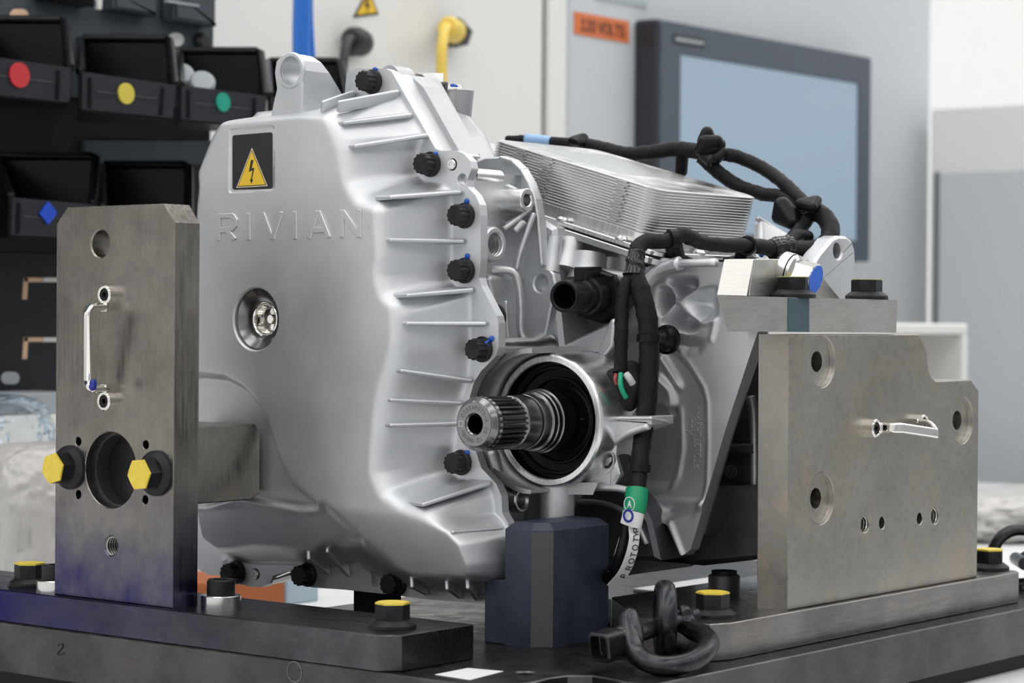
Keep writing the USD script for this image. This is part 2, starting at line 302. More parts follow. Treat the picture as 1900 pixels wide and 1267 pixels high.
# ------------------------------------------------------------------ fixture: mat, base plate, bars, upright plates
single('rubber_mat', prism(np.array([(-.112, -.170), (.60, -.170), (.60, .225), (-.028, .225), (-.028, .62), (-.112, .62)]), 'Z', .951, .964, .001), 'black_rubber', 'black rubber mat between base plate and white bench', 'mat')
t = thing('base_plate', 'thick dark steel base plate under the whole fixture', 'steel plate', (-.1195, -.1792, .964))
nt = [tuple(U(*p, 2, 1.0)[:2]) for p in ((986, 1266), (1020, 1257), (1053, 1253), (1099, 1253), (1139, 1260), (1163, 1266))]
pl = Polygon([(-.1195, -.108), *nt[:1], *nt[1:], (-.044, -.1792), (.62, -.1792), (.62, .225), (-.020, .225), (-.020, .62), (-.1195, .62)])
bp = toM(prism(pl, 'Z', .964, 1.0, .0009)) - bore('+Z', U(975, 1248, 2, 1.0), .0068, .025, .0012)
part(t, 'body', bp, 'base_steel')
p0 = U(547, 1246, 0, -.1195)
part(t, 'dowel_pin', lathe([(.0061, -.001), (.0068, -.001), (.0068, .0003), (.0061, .0003), (.0061, -.001)], 36, fr('-X', p0)), 'bar_steel', label='rim of a round dowel flush in the front edge')
pts = [U(*q, 0, -.1199) for q in ((107, 1197), (113, 1194), (116, 1199), (110, 1207), (106, 1213), (110, 1215), (118, 1212))]
part(t, 'marker_numeral', tube(pts, .0005, 6, 6), 'label_ink', label='handwritten number 2')
st = XY([(807, 1252), (868, 1240), (934, 1246), (872, 1262)], 1.0)
single('paper_tag', prism(Polygon(st).convex_hull, 'Z', 1.0, 1.0004, .0001), 'label_white', 'small blank white paper sticker on the base plate beside the left bar end', 'sticker')
t = thing('support_bar', 'dark ground steel bar with clipped corner under the left upright plate', 'steel bar', (-.08, .25, 1.0))
part(t, 'bar', prism(np.array([(-.119, .62), (-.119, -.0215), (-.1085, -.0322), (-.0385, -.0322), (-.0385, .62)])[::-1], 'Z', 1.0, 1.023, .0007), 'bar_steel_bluish')
b = single  # left upright plate
t = thing('upright_plate', 'tall steel plate with clipped top corners, a large round bore and a chrome handle', 'steel plate', (-.1015, .23, 1.023))
Y0, Y1, Z1 = .1698, .2905, 1.2967
pp = Polygon([(Y0, 1.023), (Y1, 1.023), (Y1, Z1 - .0115), (Y1 - .0115, Z1), (Y0 + .0105, Z1), (Y0, Z1 - .013)])
m = toM(prism(pp, 'X', -.113, -.0895, .0005))
m -= bore('-X', U(205, 872, 0, -.113), .0262, .04, .0006, 80); m -= bore('-X', U(186, 452, 0, -.113), .0093, .04, .0010)
m -= bore('-X', U(206, 1013, 0, -.113), .0066, .017, .0009)
for q in ((145, 819), (270, 825), (145, 917), (269, 927)): m -= bore('-X', U(*q, 0, -.113), .0030, .014, .0004, 24)
part(t, 'plate', m, 'plate_steel_bluish')
o = U(206, 1013, 0, -.113)
for k in range(6):
    part(t, 'thread_turn', trimesh.creation.torus(.0064, .0006, 36, 8).apply_transform(fr('-X', o + [.0022 * k + .002, 0, 0])), 'bright_steel')
o = U(205, 872, 0, -.113)
part(t, 'bore_sleeve', lathe([(.0261, -.0235), (.0261, -.009), (.0245, -.009), (.0245, -.0235), (.0261, -.0235)], 72, fr('-X', o)), 'motor_dark', label='dark sleeve set back inside the large bore')
part(t, 'sensor_face', lathe([(0, -.0232), (.024, -.0232), (.024, -.021), (0, -.021)], 48, fr('-X', o)), 'label_black', label='dark red-tinted back of the large bore')
part(t, 'spacer_block', prism(Polygon([(-.0895, 1.0895), (-.0135, 1.0895), (-.0035, 1.0935), (-.0035, 1.1375), (-.0085, 1.1435), (-.0895, 1.1435)]), 'Y', .196, .256, .0008), 'plate_steel', label='square steel spacer reaching from the plate to the housing')
def handle(t, n, f1, f2, up, out, wd, th):
    """pull handle: two screwed feet and one bent bar; f1, f2 foot centres on the surface, n outward normal"""
    R = FR[n]; nn = R[:, 2]; d = (f2 - f1) / np.linalg.norm(f2 - f1); s = np.cross(nn, d)
    a, b = f1 + d * .0085, f2 - d * .0085; L = []
    for k in range(7):
        w = k / 6 * np.pi / 2; L.append((a + d * (.006 - .006 * np.cos(w)), out - .006 + .006 * np.sin(w)))
    path = [a + nn * .0035] + [a + nn * (out - .006)] + [q + nn * h for q, h in L[1:]]
    mir = [b + nn * .0035] + [b + nn * (out - .006)] + [b - d * (q - a) @ d + nn * h for q, h in L[1:]]
    path = np.array(path + mir[::-1]); tt = np.gradient(path, axis=0); tt /= np.linalg.norm(tt, axis=1, keepdims=True)
    nrm = np.cross(tt, s); prof = np.array(rrect(-wd / 2, wd / 2, -th / 2, th / 2, th * .42).exterior.coords)[:-1]; k = len(prof)
    V = (path[:, None] + prof[None, :, 0, None] * s + prof[None, :, 1, None] * nrm[:, None]).reshape(-1, 3)
    i, j = np.meshgrid(np.arange(len(path) - 1), np.arange(k), indexing='ij'); j2 = (j + 1) % k
    q = np.stack([i * k + j, i * k + j2, (i + 1) * k + j2, (i + 1) * k + j], -1).reshape(-1, 4)
    F = np.vstack([q[:, [0, 1, 2]], q[:, [0, 2, 3]], [[0, x + 1, x] for x in range(1, k - 1)], [[len(V) - k, len(V) - k + x, len(V) - k + x + 1] for x in range(1, k - 1)]])
    bar = trimesh.Trimesh(V, F, process=False)
    if bar.volume < 0: bar.invert()
    h = part(t, 'handle', bar, 'chrome', label='bent chrome pull handle')
    for f in (f1, f2):
        foot = toM(lathe([(0, 0), (.0066, 0), (.0066, .0062), (.0060, .0068), (0, .0068)], 40, fr(R, f)))
        link = toM(trimesh.convex.convex_hull(np.vstack([(f + nn * h_ + s * w + d * e) for h_ in (0, .0066) for w in (-wd / 2, wd / 2) for e in ((0, .0115) if f is f1 else (0, -.0115))])))
        part(t, 'handle_foot', (foot + link) - bore(R, f + nn * .0068, .0044, .004, .0004, 32), 'chrome')
        sc = toM(lathe([(0, .0026), (.0041, .0026), (.0041, .0058), (.0037, .0062), (0, .0062)], 32, fr(R, f))) - Manifold.extrude(__import__('manifold3d').CrossSection([np.array(hexa(.0021).exterior.coords)[:-1]]), .01).transform(fr(R, f + nn * .0036)[:3, :])
        part(t, 'handle_screw', sc, 'black_oxide', label='black socket screw in the handle foot')
handle(t, '-X', U(206, 547, 0, -.113), U(205, 744, 0, -.113), None, .021, .0062, .0052)
g = U(172, 718, 0, -.1345)
part(t, 'paint_dab', hull((g + [0, 0, 0], .0026), (g + [.0005, 0, .003], .0024)), 'label_blue', label='dark blue paint dab on the handle bend')
# right base bar and plate
t = thing('base_block', 'long bright steel block with clipped corner under the right upright plate', 'steel block', (.27, -.12, 1.0))
c = [tuple(U(*p, 2, 1.0245)[:2]) for p in ((1317, 1158), (1182, 1144), (1150, 1119))]
part(t, 'block', prism(Polygon([(.0702, -.1596), (.482, -.1596), (.489, -.153), (.489, -.02), (.13, -.02), c[2], c[1], c[0]]), 'Z', 1.0, 1.0245, .0007), 'bar_steel')
t = thing('step_plate', 'broad stepped steel plate with counterbored holes and a small handle', 'steel plate', (.285, -.1412, 1.0245))
YF = -.1537
pp = Polygon([(.1490, 1.0245), (.4232, 1.0245), (.4232, 1.1679), (.4103, 1.1765), (.3545, 1.1765), (.3478, 1.1790), (.3428, 1.1855), (.3400, 1.1975), (.3370, 1.2030), (.3275, 1.2114), (.1478, 1.2114)])
m = toM(prism(pp, 'Y', YF, -.1285, .0007))
for q in ((1525, 671), (1523, 925), (1785, 780)):
    o = U(*q, 1, YF); m -= bore('-Y', o, .0178, .0042, .0006, 72); m -= bore('-Y', o, .0072, .04, .0004)
for q, r in (((1605, 973), .0058), ((1637, 970), .0042), ((1707, 962), .0042), ((1735, 958), .0058)): m -= bore('-Y', U(*q, 1, YF), r, .015, .0006, 36)
part(t, 'plate', m, 'plate_steel_b')
for q in ((1605, 973), (1735, 958)):
    for k in range(4): part(t, 'thread_turn', trimesh.creation.torus(.0057, .0006, 30, 8).apply_transform(fr('-Y', U(*q, 1, YF) + [0, .0022 * k + .002, 0])), 'bright_steel')
for q in ((1525, 671), (1523, 925), (1785, 780)):
    part(t, 'counterbore_rim', lathe([(.0173, -.0041), (.0177, -.0038), (.0177, -.0004), (.0175, -.0004), (.0173, -.0041)], 64, fr('-Y', U(*q, 1, YF))), 'bright_steel', label='worn bright wall of a counterbore')
handle(t, '-Y', U(1612, 794, 1, YF), U(1701, 785, 1, YF), None, .0175, .0076, .0046)
# clamp on top of the step plate
t = thing('clamp_block', 'bright steel clamp with slanted white-lit end on top of the step plate', 'clamp', (.17, -.14, 1.2126))
fp = [U(a, b, 1, YF) for a, b in ((1330, 548), (1665, 556.5), (1663, 617), (1350, 615))]; dp = .0455
part(t, 'lower_bar', trimesh.convex.convex_hull(np.array(fp + [fp[0] + [dp * 1.62, dp, 0], fp[1] + [0, dp, 0], fp[2] + [0, dp, 0], fp[3] + [dp * 1.62, dp, 0]])), 'clamp_steel', smooth=10)
YJ = -.1300; wq = [U(1330.5, 547, 1, YF + .0002), U(1385.5, 548.5, 1, YF + .0002), U(1398, 480, 1, YJ), U(1344, 481, 1, YJ)]
bk = [q_ + [.022 * 1.6, .022, 0] for q_ in (wq[3],)] + [wq[2] + [.01, .022, 0], L3(wq[2], .01, .022, wq[0][2]), L3(wq[3], .036, .022, wq[0][2])]
part(t, 'slanted_jaw', trimesh.convex.convex_hull(np.array(wq + bk)), 'jaw_steel', smooth=10, label='slanted front end of the clamp')
part(t, 'upper_jaw', prism(Polygon(XZ([(1390, 549), (1397.7, 480), (1500, 481), (1560, 556)], YJ)), 'Y', YJ, -.1095, .0005), 'jaw_steel')
part(t, 'teal_stripe', prism(Polygon(XZ([(1462, 552), (1501.5, 553), (1501.5, 616), (1461.5, 615.5)], YF - .0002)), 'Y', YF - .0003, YF + .001, .0001), 'teal_mark', label='teal marker stripe across the clamp')
# dark blue support block in front
t = thing('support_block', 'dark blue plastic support block with a chamfered corner below the shaft', 'plastic block', (.065, -.01, 1.0))
c = 0.0105
bl = Polygon([(.0285, -.0045), (.0285, -.0375 + c), (.0285 + c, -.0375), (.102, -.0375), (.102, -.0045)])
m = trimesh.convex.convex_hull(np.vstack([np.c_[np.array(bl.exterior.coords), np.full(6, 1.0)], np.c_[np.array(bl.exterior.coords), np.full(6, 1.0785)], np.c_[np.array(bl.buffer(-.005, join_style=2).exterior.coords), np.full(6, 1.0835)]]))
part(t, 'block', m, 'blue_plastic', smooth=10)
part(t, 'ledge', box(.0285, .102, -.0046, .0135, 1.0, 1.0435, .0008), 'blue_plastic')
part(t, 'chamfer_face', trimesh.convex.convex_hull(np.array([(.0285, -.0375 + c, z) for z in (1.0005, 1.0778)] + [(.0285 + c, -.0375, z) for z in (1.0005, 1.0778)] + [(.0283, -.0377 + c, z) for z in (1.0005, 1.0778)] + [(.0283 + c, -.0377, z) for z in (1.0005, 1.0778)])), 'blue_plastic_edge', label='scuffed grey chamfer face')
# ------------------------------------------------------------------ fixture bolts
def hexM(r, h0, h1, rot=0, ch=.0012):
    h = trimesh.creation.extrude_polygon(hexa(r, rot), h1 - h0); h.apply_translation([0, 0, h0])
    return toM(h) ^ toM(lathe([(0, h0 - .001), (r * 1.2, h0 - .001), (r * 1.2, h1 - ch * 2), (r * .86, h1), (0, h1)], 48))
def flange_bolt(label, loc, n, rot=0, paint='yellow_paint', r=.0155, fl=.0165, drip=False):
    t = thing('flange_bolt', label, 'bolt', loc, 'fixture flange bolts', R=FR[n] @ trimesh.transformations.rotation_matrix(rot, [0, 0, 1])[:3, :3])
    part(t, 'flange', lathe([(0, 0), (r, 0), (r, .0020), (r * .97, .0030), (.0115, .0056), (0, .0056)], 56), 'black_oxide', local=True)
    part(t, 'hex_head', hexM(.0112, .0040, fl), 'black_oxide', local=True, smooth=25)
    if paint:
        m = toM(trimesh.creation.extrude_polygon(hexa(.01125), .0014 if not drip else .0006).apply_translation([0, 0, fl - .0011 if not drip else fl - .0004])) ^ toM(lathe([(0, fl - .01), (.02, fl - .01), (.02, fl - .0021), (.0098, fl + .0003), (0, fl + .0003)], 48))
        part(t, 'paint_cap', m, paint, local=True, label='chipped yellow paint mark on the head', smooth=25)
    return t
flange_bolt('yellow-painted flange bolt on the upright plate, left of its large bore', U(131, 867, 0, -.113), '-X', .25)
flange_bolt('yellow-painted flange bolt on the upright plate, right of its large bore', U(291, 878, 0, -.113), '-X', .1)
flange_bolt('yellow-topped flange bolt at the near end of the left bar', L([*U(728, 1165, 2, 1.023)[:2], 1.023]), '+Z', .3)
flange_bolt('yellow-topped flange bolt on the left bar behind the upright plate, at the picture edge', L([*U(55, 1086, 2, 1.023)[:2], 1.023]), '+Z', .2)
flange_bolt('yellow-topped flange bolt on the base block beside the shackle', L([*U(1322, 1144, 2, 1.0245)[:2], 1.0245]), '+Z', .05)
flange_bolt('dark flange bolt on the far end of the base block behind the step plate', L([*U(1836, 1057, 2, 1.0245)[:2], 1.0245]), '+Z', .4)
flange_bolt('black flange bolt with yellowed rim on the clamp, in front of the blue bolt head', L([U(1472, 549, 1, -.1432)[0], -.1432, 1.2363]), '+Z', .3, fl=.0145, paint='rim_yellow', drip=True)
flange_bolt('black flange bolt with yellowed rim at the right end of the clamp', L([U(1608, 553, 1, -.1432)[0], -.1432, 1.2363]), '+Z', .1, fl=.0145, paint='rim_yellow', drip=True)
# bright bolt through the clamp jaw
tl = math.radians(14); bd = L([.1, -math.cos(tl), -math.sin(tl)]); F4 = ax_frame(bd / np.linalg.norm(bd)); bo = U(1463, 505, 1, YJ - .001)
t = thing('hex_bolt', 'bright bolt with a blue painted head and washers in the clamp jaw', 'bolt', bo, R=F4)
part(t, 'washer', lathe([(0, -.004), (.0138, -.004), (.0138, .0026), (0, .0026)], 48), 'bright_steel', local=True)
part(t, 'flange', lathe([(0, .0032), (.0132, .0032), (.0132, .0056), (.011, .0072), (0, .0072)], 48), 'bright_steel', local=True)
part(t, 'hex_head', hexM(.0112, .0068, .0215, .2), 'bright_steel', local=True, smooth=25)
part(t, 'blue_cap', toM(trimesh.creation.extrude_polygon(hexa(.0112, .2), .0016).apply_translation([0, 0, .0204])) ^ toM(lathe([(0, .01), (.0100, .01), (.0100, .0217), (0, .0217)], 48)), 'cap_blue', local=True, label='blue paint on the bolt head')
def cap_screw(label, loc):
    t = thing('cap_screw', label, 'screw', loc, 'socket cap screws with steel collars')
    part(t, 'collar', lathe([(.0092, 0), (.0136, 0), (.0136, .0076), (.0130, .0082), (.0092, .0082), (.0092, 0)], 48), 'bright_steel', local=True, label='bright turned steel collar')
    part(t, 'screw_head', lathe([(.0055, .0075), (.0093, .0075), (.0097, .0085), (.0097, .0175), (.0088, .0188), (.0055, .0188), (.0052, .0185), (.0052, .0110), (0, .0110), (0, .0075)], 40), 'black_oxide', local=True)
cap_screw('black socket cap screw in a bright collar at the right foot of the upright plate', L([-.0795 - .004, .1535, 1.023]))
cap_screw('black socket cap screw in a bright collar at the left foot of the upright plate', L([-.0985, .3065, 1.023]))
# ------------------------------------------------------------------ eye bolts and bow shackles
def eye_bolt(label, base, rot, h, R=.0206, r=.0053):
    t = thing('eye_bolt', label, 'eye bolt', base, None, R=trimesh.transformations.rotation_matrix(rot, [0, 0, 1])[:3, :3])
    v = trimesh.creation.torus(R, r, 56, 16); v.vertices[:, 2] *= 1.25
    part(t, 'ring', tf(v, trimesh.transformations.rotation_matrix(np.pi / 2, [1, 0, 0])).apply_translation([0, 0, h]), 'forged', local=True)
    part(t, 'collar', lathe([(0, 0), (.0105, 0), (.0105, .002), (.0085, .004), (.0062, h - R), (0, h - R + .001)], 40), 'forged', local=True)
base = U(1233, 1224, 2, 1.0)
eye_bolt('forged lifting eye standing on the base plate inside the front shackle', base, 0.68, .0262)
def shackle(label, c, pinA, pinB, bow, bowr, ear_r=.0092):
    t = thing('shackle', label, 'shackle', c)
    part(t, 'bow', tube(bow, bowr, 20, 10), 'forged')
    d = (pinB - pinA) / np.linalg.norm(pinB - pinA); F = ax_frame(d)
    part(t, 'pin', cylM(F, pinA, .0052, np.linalg.norm(pinB - pinA)), 'forged')
    return t, d, F
A, B = UD(1150, 1188, 1.478), UD(1290, 1141, 1.530)
q = [(1166, 1146, 1.483), (1166, 1166, 1.478), (1170, 1192, 1.470), (1184, 1217, 1.462), (1212, 1232, 1.452), (1243, 1235.5, 1.449), (1277, 1229, 1.452), (1304, 1213, 1.462), (1316, 1193, 1.480), (1306, 1178, 1.500), (1284, 1168, 1.515), (1272, 1152, 1.521), (1266, 1134, 1.522)]
t, d, F = shackle('dark forged bow shackle lying on the base plate in front of the base block', base, A, B, [UD(*p) for p in q], [.0066, .0066, .0070, .0066, .0064, .0064, .0064, .0066, .0066, .0064, .0066, .0070, .0068])
part(t, 'ear', hull((UD(1168, 1144, 1.483), .0058), (UD(1171, 1172, 1.478), .0080), (UD(1176, 1190, 1.473), .0062)), 'forged')
part(t, 'ear', hull((UD(1267, 1138, 1.522), .0060), (UD(1272, 1156, 1.521), .0078)), 'forged')
part(t, 'pin_collar', lathe([(0, -.004), (.0078, -.004), (.0088, -.002), (.0088, .002), (.0078, .003), (0, .003)], 36, fr(F, UD(1152, 1186, 1.474))), 'forged')
hp = fr(F, UD(1126, 1197, 1.466)); Rr = hp[:3, :3]; cup = toM(tf(prism(Polygon(rrect(-.0088, .0088, -.0092, .0092, .0035)), 'Z', -.0078, .009, .0010), hp)) - toM(tf(prism(Polygon(rrect(-.0068, .0068, -.0072, .0072, .0028)), 'Z', -.02, .001, .0004), hp))
part(t, 'pin_head', cup, 'forged', label='square cup-shaped pin head')
rb = CAM + ray(1893, 1032) / FP * 1.925; rb[2] = 1.0
eye_bolt('forged lifting eye at the far right corner of the base plate', rb, -.95, .0275, .0225, .0050)
cc = rb + [0, 0, .03]; e = np.array([math.cos(-.95), math.sin(-.95), 0]); f = np.array([-e[1], e[0], 0])
bow = [cc - f * .016 + e * .004 + [0, 0, -.004], cc - f * .019 + e * .012 + [0, 0, -.010], cc - f * .016 + e * .030 + [0, 0, -.020], cc + e * .040 + [0, 0, -.0238], cc + f * .016 + e * .030 + [0, 0, -.020], cc + f * .019 + e * .012 + [0, 0, -.010], cc + f * .016 + e * .004 + [0, 0, -.004]]
t, d, F = shackle('dark shackle hanging in the lifting eye at the right picture edge', rb, cc - f * .022 + [0, 0, -.006], cc + f * .022 + [0, 0, -.006], bow, .0055)
# small stands under the unit
t0 = thing('rest_block', 'black rest block standing behind the near bolt of the left bar', 'rest block', (.06, .13, 1.0))
part(t0, 'post', box(.050, .075, U(703, 1110, 0, .050)[1], U(655, 1110, 0, .050)[1], 1.0, 1.0235, .0008), 'black_plastic')
part(t0, 'pad', box(.052, .073, U(701, 1110, 0, .050)[1] + .001, U(657, 1110, 0, .050)[1] - .001, 1.0235, 1.0262, .0005), 'black_rubber')
def stand(label, x, y, r, h, m='motor_dark'):
    t = thing('support_post', label, 'post', (x, y, 1.0))
    part(t, 'foot', lathe([(0, 0), (r * 1.25, 0), (r * 1.25, .006), (r, .007), (0, .007)], 40), m, local=True)
    part(t, 'column', lathe([(0, .007), (r, .007), (r, h - .004), (r * .92, h - .003), (0, h - .003)], 40), m, local=True)
    part(t, 'pad', lathe([(0, h - .003), (r * .8, h - .003), (r * .8, h), (0, h)], 32), 'black_rubber', local=True)
stand('dark round support post under the motor beside the step plate', .21, -.062, .0115, .040)
stand('dark round support post under the middle of the unit, behind the white strip', .20, .06, .013, .03, 'bar_steel')
single('glass_block', box(.125, .165, .005, .03, 1.0, 1.018, .001), 'glass_block', 'greenish clear block under the unit behind the hanging lead', 'block')
single('white_strip', box(.335, .4545, .0722, .108, 1.0, 1.003, .0006), 'label_white', 'white plastic strip lying on the base plate under the motor', 'strip')
# ------------------------------------------------------------------ electric drive unit
D = thing('drive_unit', 'silver cast aluminium electric drive unit clamped in the fixture', 'electric motor unit', (.08, .12, 1.03))
X0, XF = -.005, .045
def smooth_poly(p, r): return p.buffer(r).buffer(-2 * r).buffer(r)
Fp = Polygon(YZ([(404, 216), (470, 210), (560, 203), (606, 208), (634, 275), (645, 335), (664, 370), (702, 379), (709, 480), (702, 508), (711, 546), (733, 564), (735, 641), (724, 680), (711, 720), (702, 767), (698, 822), (695, 876), (711, 916), (744, 936), (783, 950), (832, 972), (858, 1004), (866, 1050), (863, 1078), (845, 1090), (741, 1084), (712, 1068), (702, 1052), (672, 1020), (652, 1003), (600, 1016), (567, 1026), (499, 1030), (435, 1027), (393, 1034), (367, 1034), (335, 1010), (336, 900), (342, 600), (355, 380), (359, 350), (357, 316), (386, 250)], X0))
Fp = smooth_poly(Fp.buffer(0), .008)
Wp = Polygon(YZ([(478, 214), (560, 204), (650, 186), (735, 170), (757, 205), (788, 252), (776, 280), (776, 322), (790, 338), (822, 342), (838, 352), (838, 440), (838, 520), (850, 533), (873, 545), (873, 640), (870, 700), (858, 735), (850, 790), (842, 838), (834, 850), (836, 872), (850, 888), (875, 893), (905, 902), (914, 920), (916, 960), (915, 1060), (905, 1084), (893, 1098), (760, 1090), (712, 1076), (690, 1064), (665, 1040), (640, 1050), (600, 1050), (560, 1044), (480, 1043), (430, 1040), (400, 1050), (432, 1020), (430, 900), (432, 400), (434, 330), (455, 240)], XF)).buffer(0)
Wp = smooth_poly(unary_union([Wp, Fp.buffer(.0025)]), .0015)
Gp = Polygon(YZ([(478, 208), (600, 194), (640, 178), (641, 156), (643, 138), (650, 130), (662, 127), (715, 127), (726, 132), (765, 200), (808, 276), (818, 280), (845, 279), (860, 285), (872, 298), (875, 314), (867, 333), (868, 348), (882, 362), (890, 380), (892, 400), (892, 480), (889, 515), (893, 530), (902, 548), (922, 586), (925, 600), (925, 644), (920, 660), (910, 671), (893, 688), (880, 708), (872, 735), (868, 780), (874, 815), (882, 835), (893, 868), (921, 898), (930, 920), (932, 952), (943, 971), (941, 990), (938, 1015), (936, 1062), (928, 1069), (914, 1069), (908, 1078), (905, 1094), (904, 1116), (899, 1120), (793, 1112), (724, 1103), (640, 1094), (580, 1090), (565, 1085), (553, 1072), (545, 1062), (530, 1060), (506, 1068), (500, 1083), (486, 1089), (468, 1089), (441, 1083), (426, 1067), (410, 1068), (385, 1066), (367, 1055), (350, 1030), (350, 980), (424, 900), (425, 400), (428, 320), (450, 235)], XF)).buffer(0)
Gp = unary_union([Gp, Wp.buffer(.0022)]).buffer(.0028).buffer(-.0056).buffer(.0028)
if isinstance(Gp, MultiPolygon): Gp = max(Gp.geoms, key=lambda g: g.area)
Gp = Polygon(Gp.exterior)
def pdist(poly, y, z):                               # signed distance, negative inside
    pt = shapely.points(y.ravel(), z.ravel()); shapely.prepare(poly)
    d = shapely.distance(poly.boundary, pt); ins = shapely.contains_xy(poly, y.ravel(), z.ravel())
    return np.where(ins, -d, d).reshape(y.shape)
def sstep(a, b, x): t_ = np.clip((x - a) / (b - a), 0, 1); return t_ * t_ * (3 - 2 * t_)
def field(ys, zs, X, back):
    ny, nz = len(ys), len(zs); y, z = np.meshgrid(ys, zs, indexing='ij'); N = ny * nz
    V = np.vstack([np.c_[X.ravel(), y.ravel(), z.ravel()], np.c_[np.full(N, back), y.ravel(), z.ravel()]])
    i, j = np.meshgrid(np.arange(ny - 1), np.arange(nz - 1), indexing='ij'); a = (i * nz + j).ravel(); b_, c_, d_ = a + nz, a + nz + 1, a + 1
    f = np.vstack([np.c_[a, c_, b_], np.c_[a, d_, c_]]); F = [f, f[:, ::-1] + N]
    rim = np.r_[np.arange(ny) * nz, (ny - 1) * nz + np.arange(1, nz), np.arange(ny - 2, -1, -1) * nz + nz - 1, np.arange(nz - 2, 0, -1)]
    r2 = np.roll(rim, -1); F += [np.c_[rim, r2, r2 + N], np.c_[rim, r2 + N, rim + N]]
    m = trimesh.Trimesh(V, np.vstack(F), process=False)
    if m.volume < 0: m.invert()
    return m
bb = Gp.bounds; ys = np.arange(bb[0] - .004, bb[2] + .004, .0009); zs = np.arange(bb[1] - .004, bb[3] + .004, .0009)
y, z = np.meshgrid(ys, zs, indexing='ij')
dF = np.maximum(pdist(Fp.buffer(-.0065), y, z), 0); dW = np.maximum(-pdist(Wp, y, z), 0)
tt = dF / (dF + dW + 1e-9)
from scipy.interpolate import PchipInterpolator
from scipy.ndimage import gaussian_filter
S = PchipInterpolator([0, .08, .16, .24, .32, .42, .56, .70, .84, .93, 1], [0, .008, .032, .075, .14, .27, .47, .665, .85, .96, 1])
crease = np.interp(y, [-.02, .02, .06, .12, .16, .22, .34], [1.080, 1.084, 1.0885, 1.0890, 1.093, 1.098, 1.098])
low = np.maximum(crease - z, 0)
face = X0 + .30 * np.sqrt(low ** 2 + .004 ** 2) - .30 * .004
Rp = Polygon(YZ([(250, 705), (330, 697), (370, 694), (415, 699), (450, 718), (490, 765), (515, 850), (540, 897), (605, 945), (540, 946), (430, 925), (367, 940), (250, 940)], X0)).buffer(0)
Rp = smooth_poly(Rp, .004); dR = pdist(Rp, y, z)
face = face + .0052 * sstep(.0016, -.0028, dR) + .0016 * sstep(.012, -.020, dR)
lob = Polygon(YZ([(655, 1003), (600, 940), (560, 948), (430, 930), (300, 940), (300, 1040), (500, 1036), (600, 1020)], X0)).buffer(0)
face = face + .004 * sstep(.006, -.006, pdist(lob, y, z))
Xm = face + (XF - face) * S(tt); Xm = gaussian_filter(Xm, 1.2); Xm = np.where(dW <= 0, np.where(pdist(Wp, y, z) > .0012, XF, np.maximum(Xm, XF - .0012)), Xm)
lp = YZ([(425, 240), (508, 233), (508, 351), (425, 358)], X0); lab = Polygon(lp).buffer(-.002).buffer(.002)
Xm = Xm + .0009 * sstep(.0004, -.0006, pdist(lab, y, z))
cov = toM(field(ys, zs, Xm, .0525)) ^ toM(trimesh.creation.extrude_polygon(Gp, .2).apply_transform(np.array([[0, 0, 1, -.08], [1, 0, 0, 0], [0, 1, 0, 0], [0, 0, 0, 1.0]])))
plug = U(474, 592, 0, X0)
cov -= bore('-X', plug, .0222, .021, .0012, 72)
BOLTS = [(692, 152), (800, 305), (863, 400), (863, 502), (896, 648), (857, 858), (933, 1031), (572, 1066), (440, 1062), (738, 1082)]
for q in ((839, 305), (474, 1065)): cov -= bore('-X', U(*q, 0, XF), .0042, .009, .0003, 24)
for q in ((857, 333),): cov -= bore('-X', U(*q, 0, XF), .0042, .02, .0003, 24)
sl = U(696, 1073, 0, XF); cov -= toM(tf(prism(Polygon(rrect(-.0035, .0035, -.0058, .0058, .0030)), 'Z', -.02, .003, .0002), fr('-X', sl)))
part(D, 'cover', cov, 'cast_alu', smooth=40)
for q in ((839, 305), (474, 1065)):
    part(D, 'dowel', lathe([(0, -.008), (.0036, -.008), (.0036, .001), (.0030, .0018), (.0018, .0018), (.0015, .0006), (0, .0006)], 28, fr('-X', U(*q, 0, XF))), 'machined_alu', label='small bright dowel in the cover flange')
RIBS = [((600, 190), (655, 172)), ((630, 190), (736, 171)), ((640, 228), (760, 214)), ((660, 271), (790, 252)), ((726, 366), (852, 357)), ((726, 445), (857, 448)), ((757, 548), (874, 538)), ((757, 600), (898, 601)), ((746, 688), (872, 706)), ((727, 742), (852, 748)), ((726, 789), (846, 786)), ((786, 936), (906, 897)), ((841, 987), (932, 981)), ((608, 1023), (645, 1066)), ((573, 1036), (608, 1062)), ((765, 1088), (790, 1100)), ((830, 1092), (852, 1106)), ((868, 1090), (884, 1110))]
for a, b in RIBS:
    hi = U(*a, 0, X0 + (.0045 if a[1] < 1000 else .018)); lo_ = U(*b, 0, XF - .0025); c0 = L([0, .13, 1.19]); w = .0018
    v = c0 - (hi + lo_) / 2; v[0] = 0; v = v / np.linalg.norm(v)
    v = L([0, .016, 0]) if 200 < a[1] < 1000 else L([0, .004, .014 if a[1] > 1000 else -.005])
    part(D, 'rib', hull((hi, w * .8), (lo_, w), (hi + v + [.004, 0, 0], w), (lo_ + v + [.002, 0, 0], w * 1.3)), 'cast_alu')
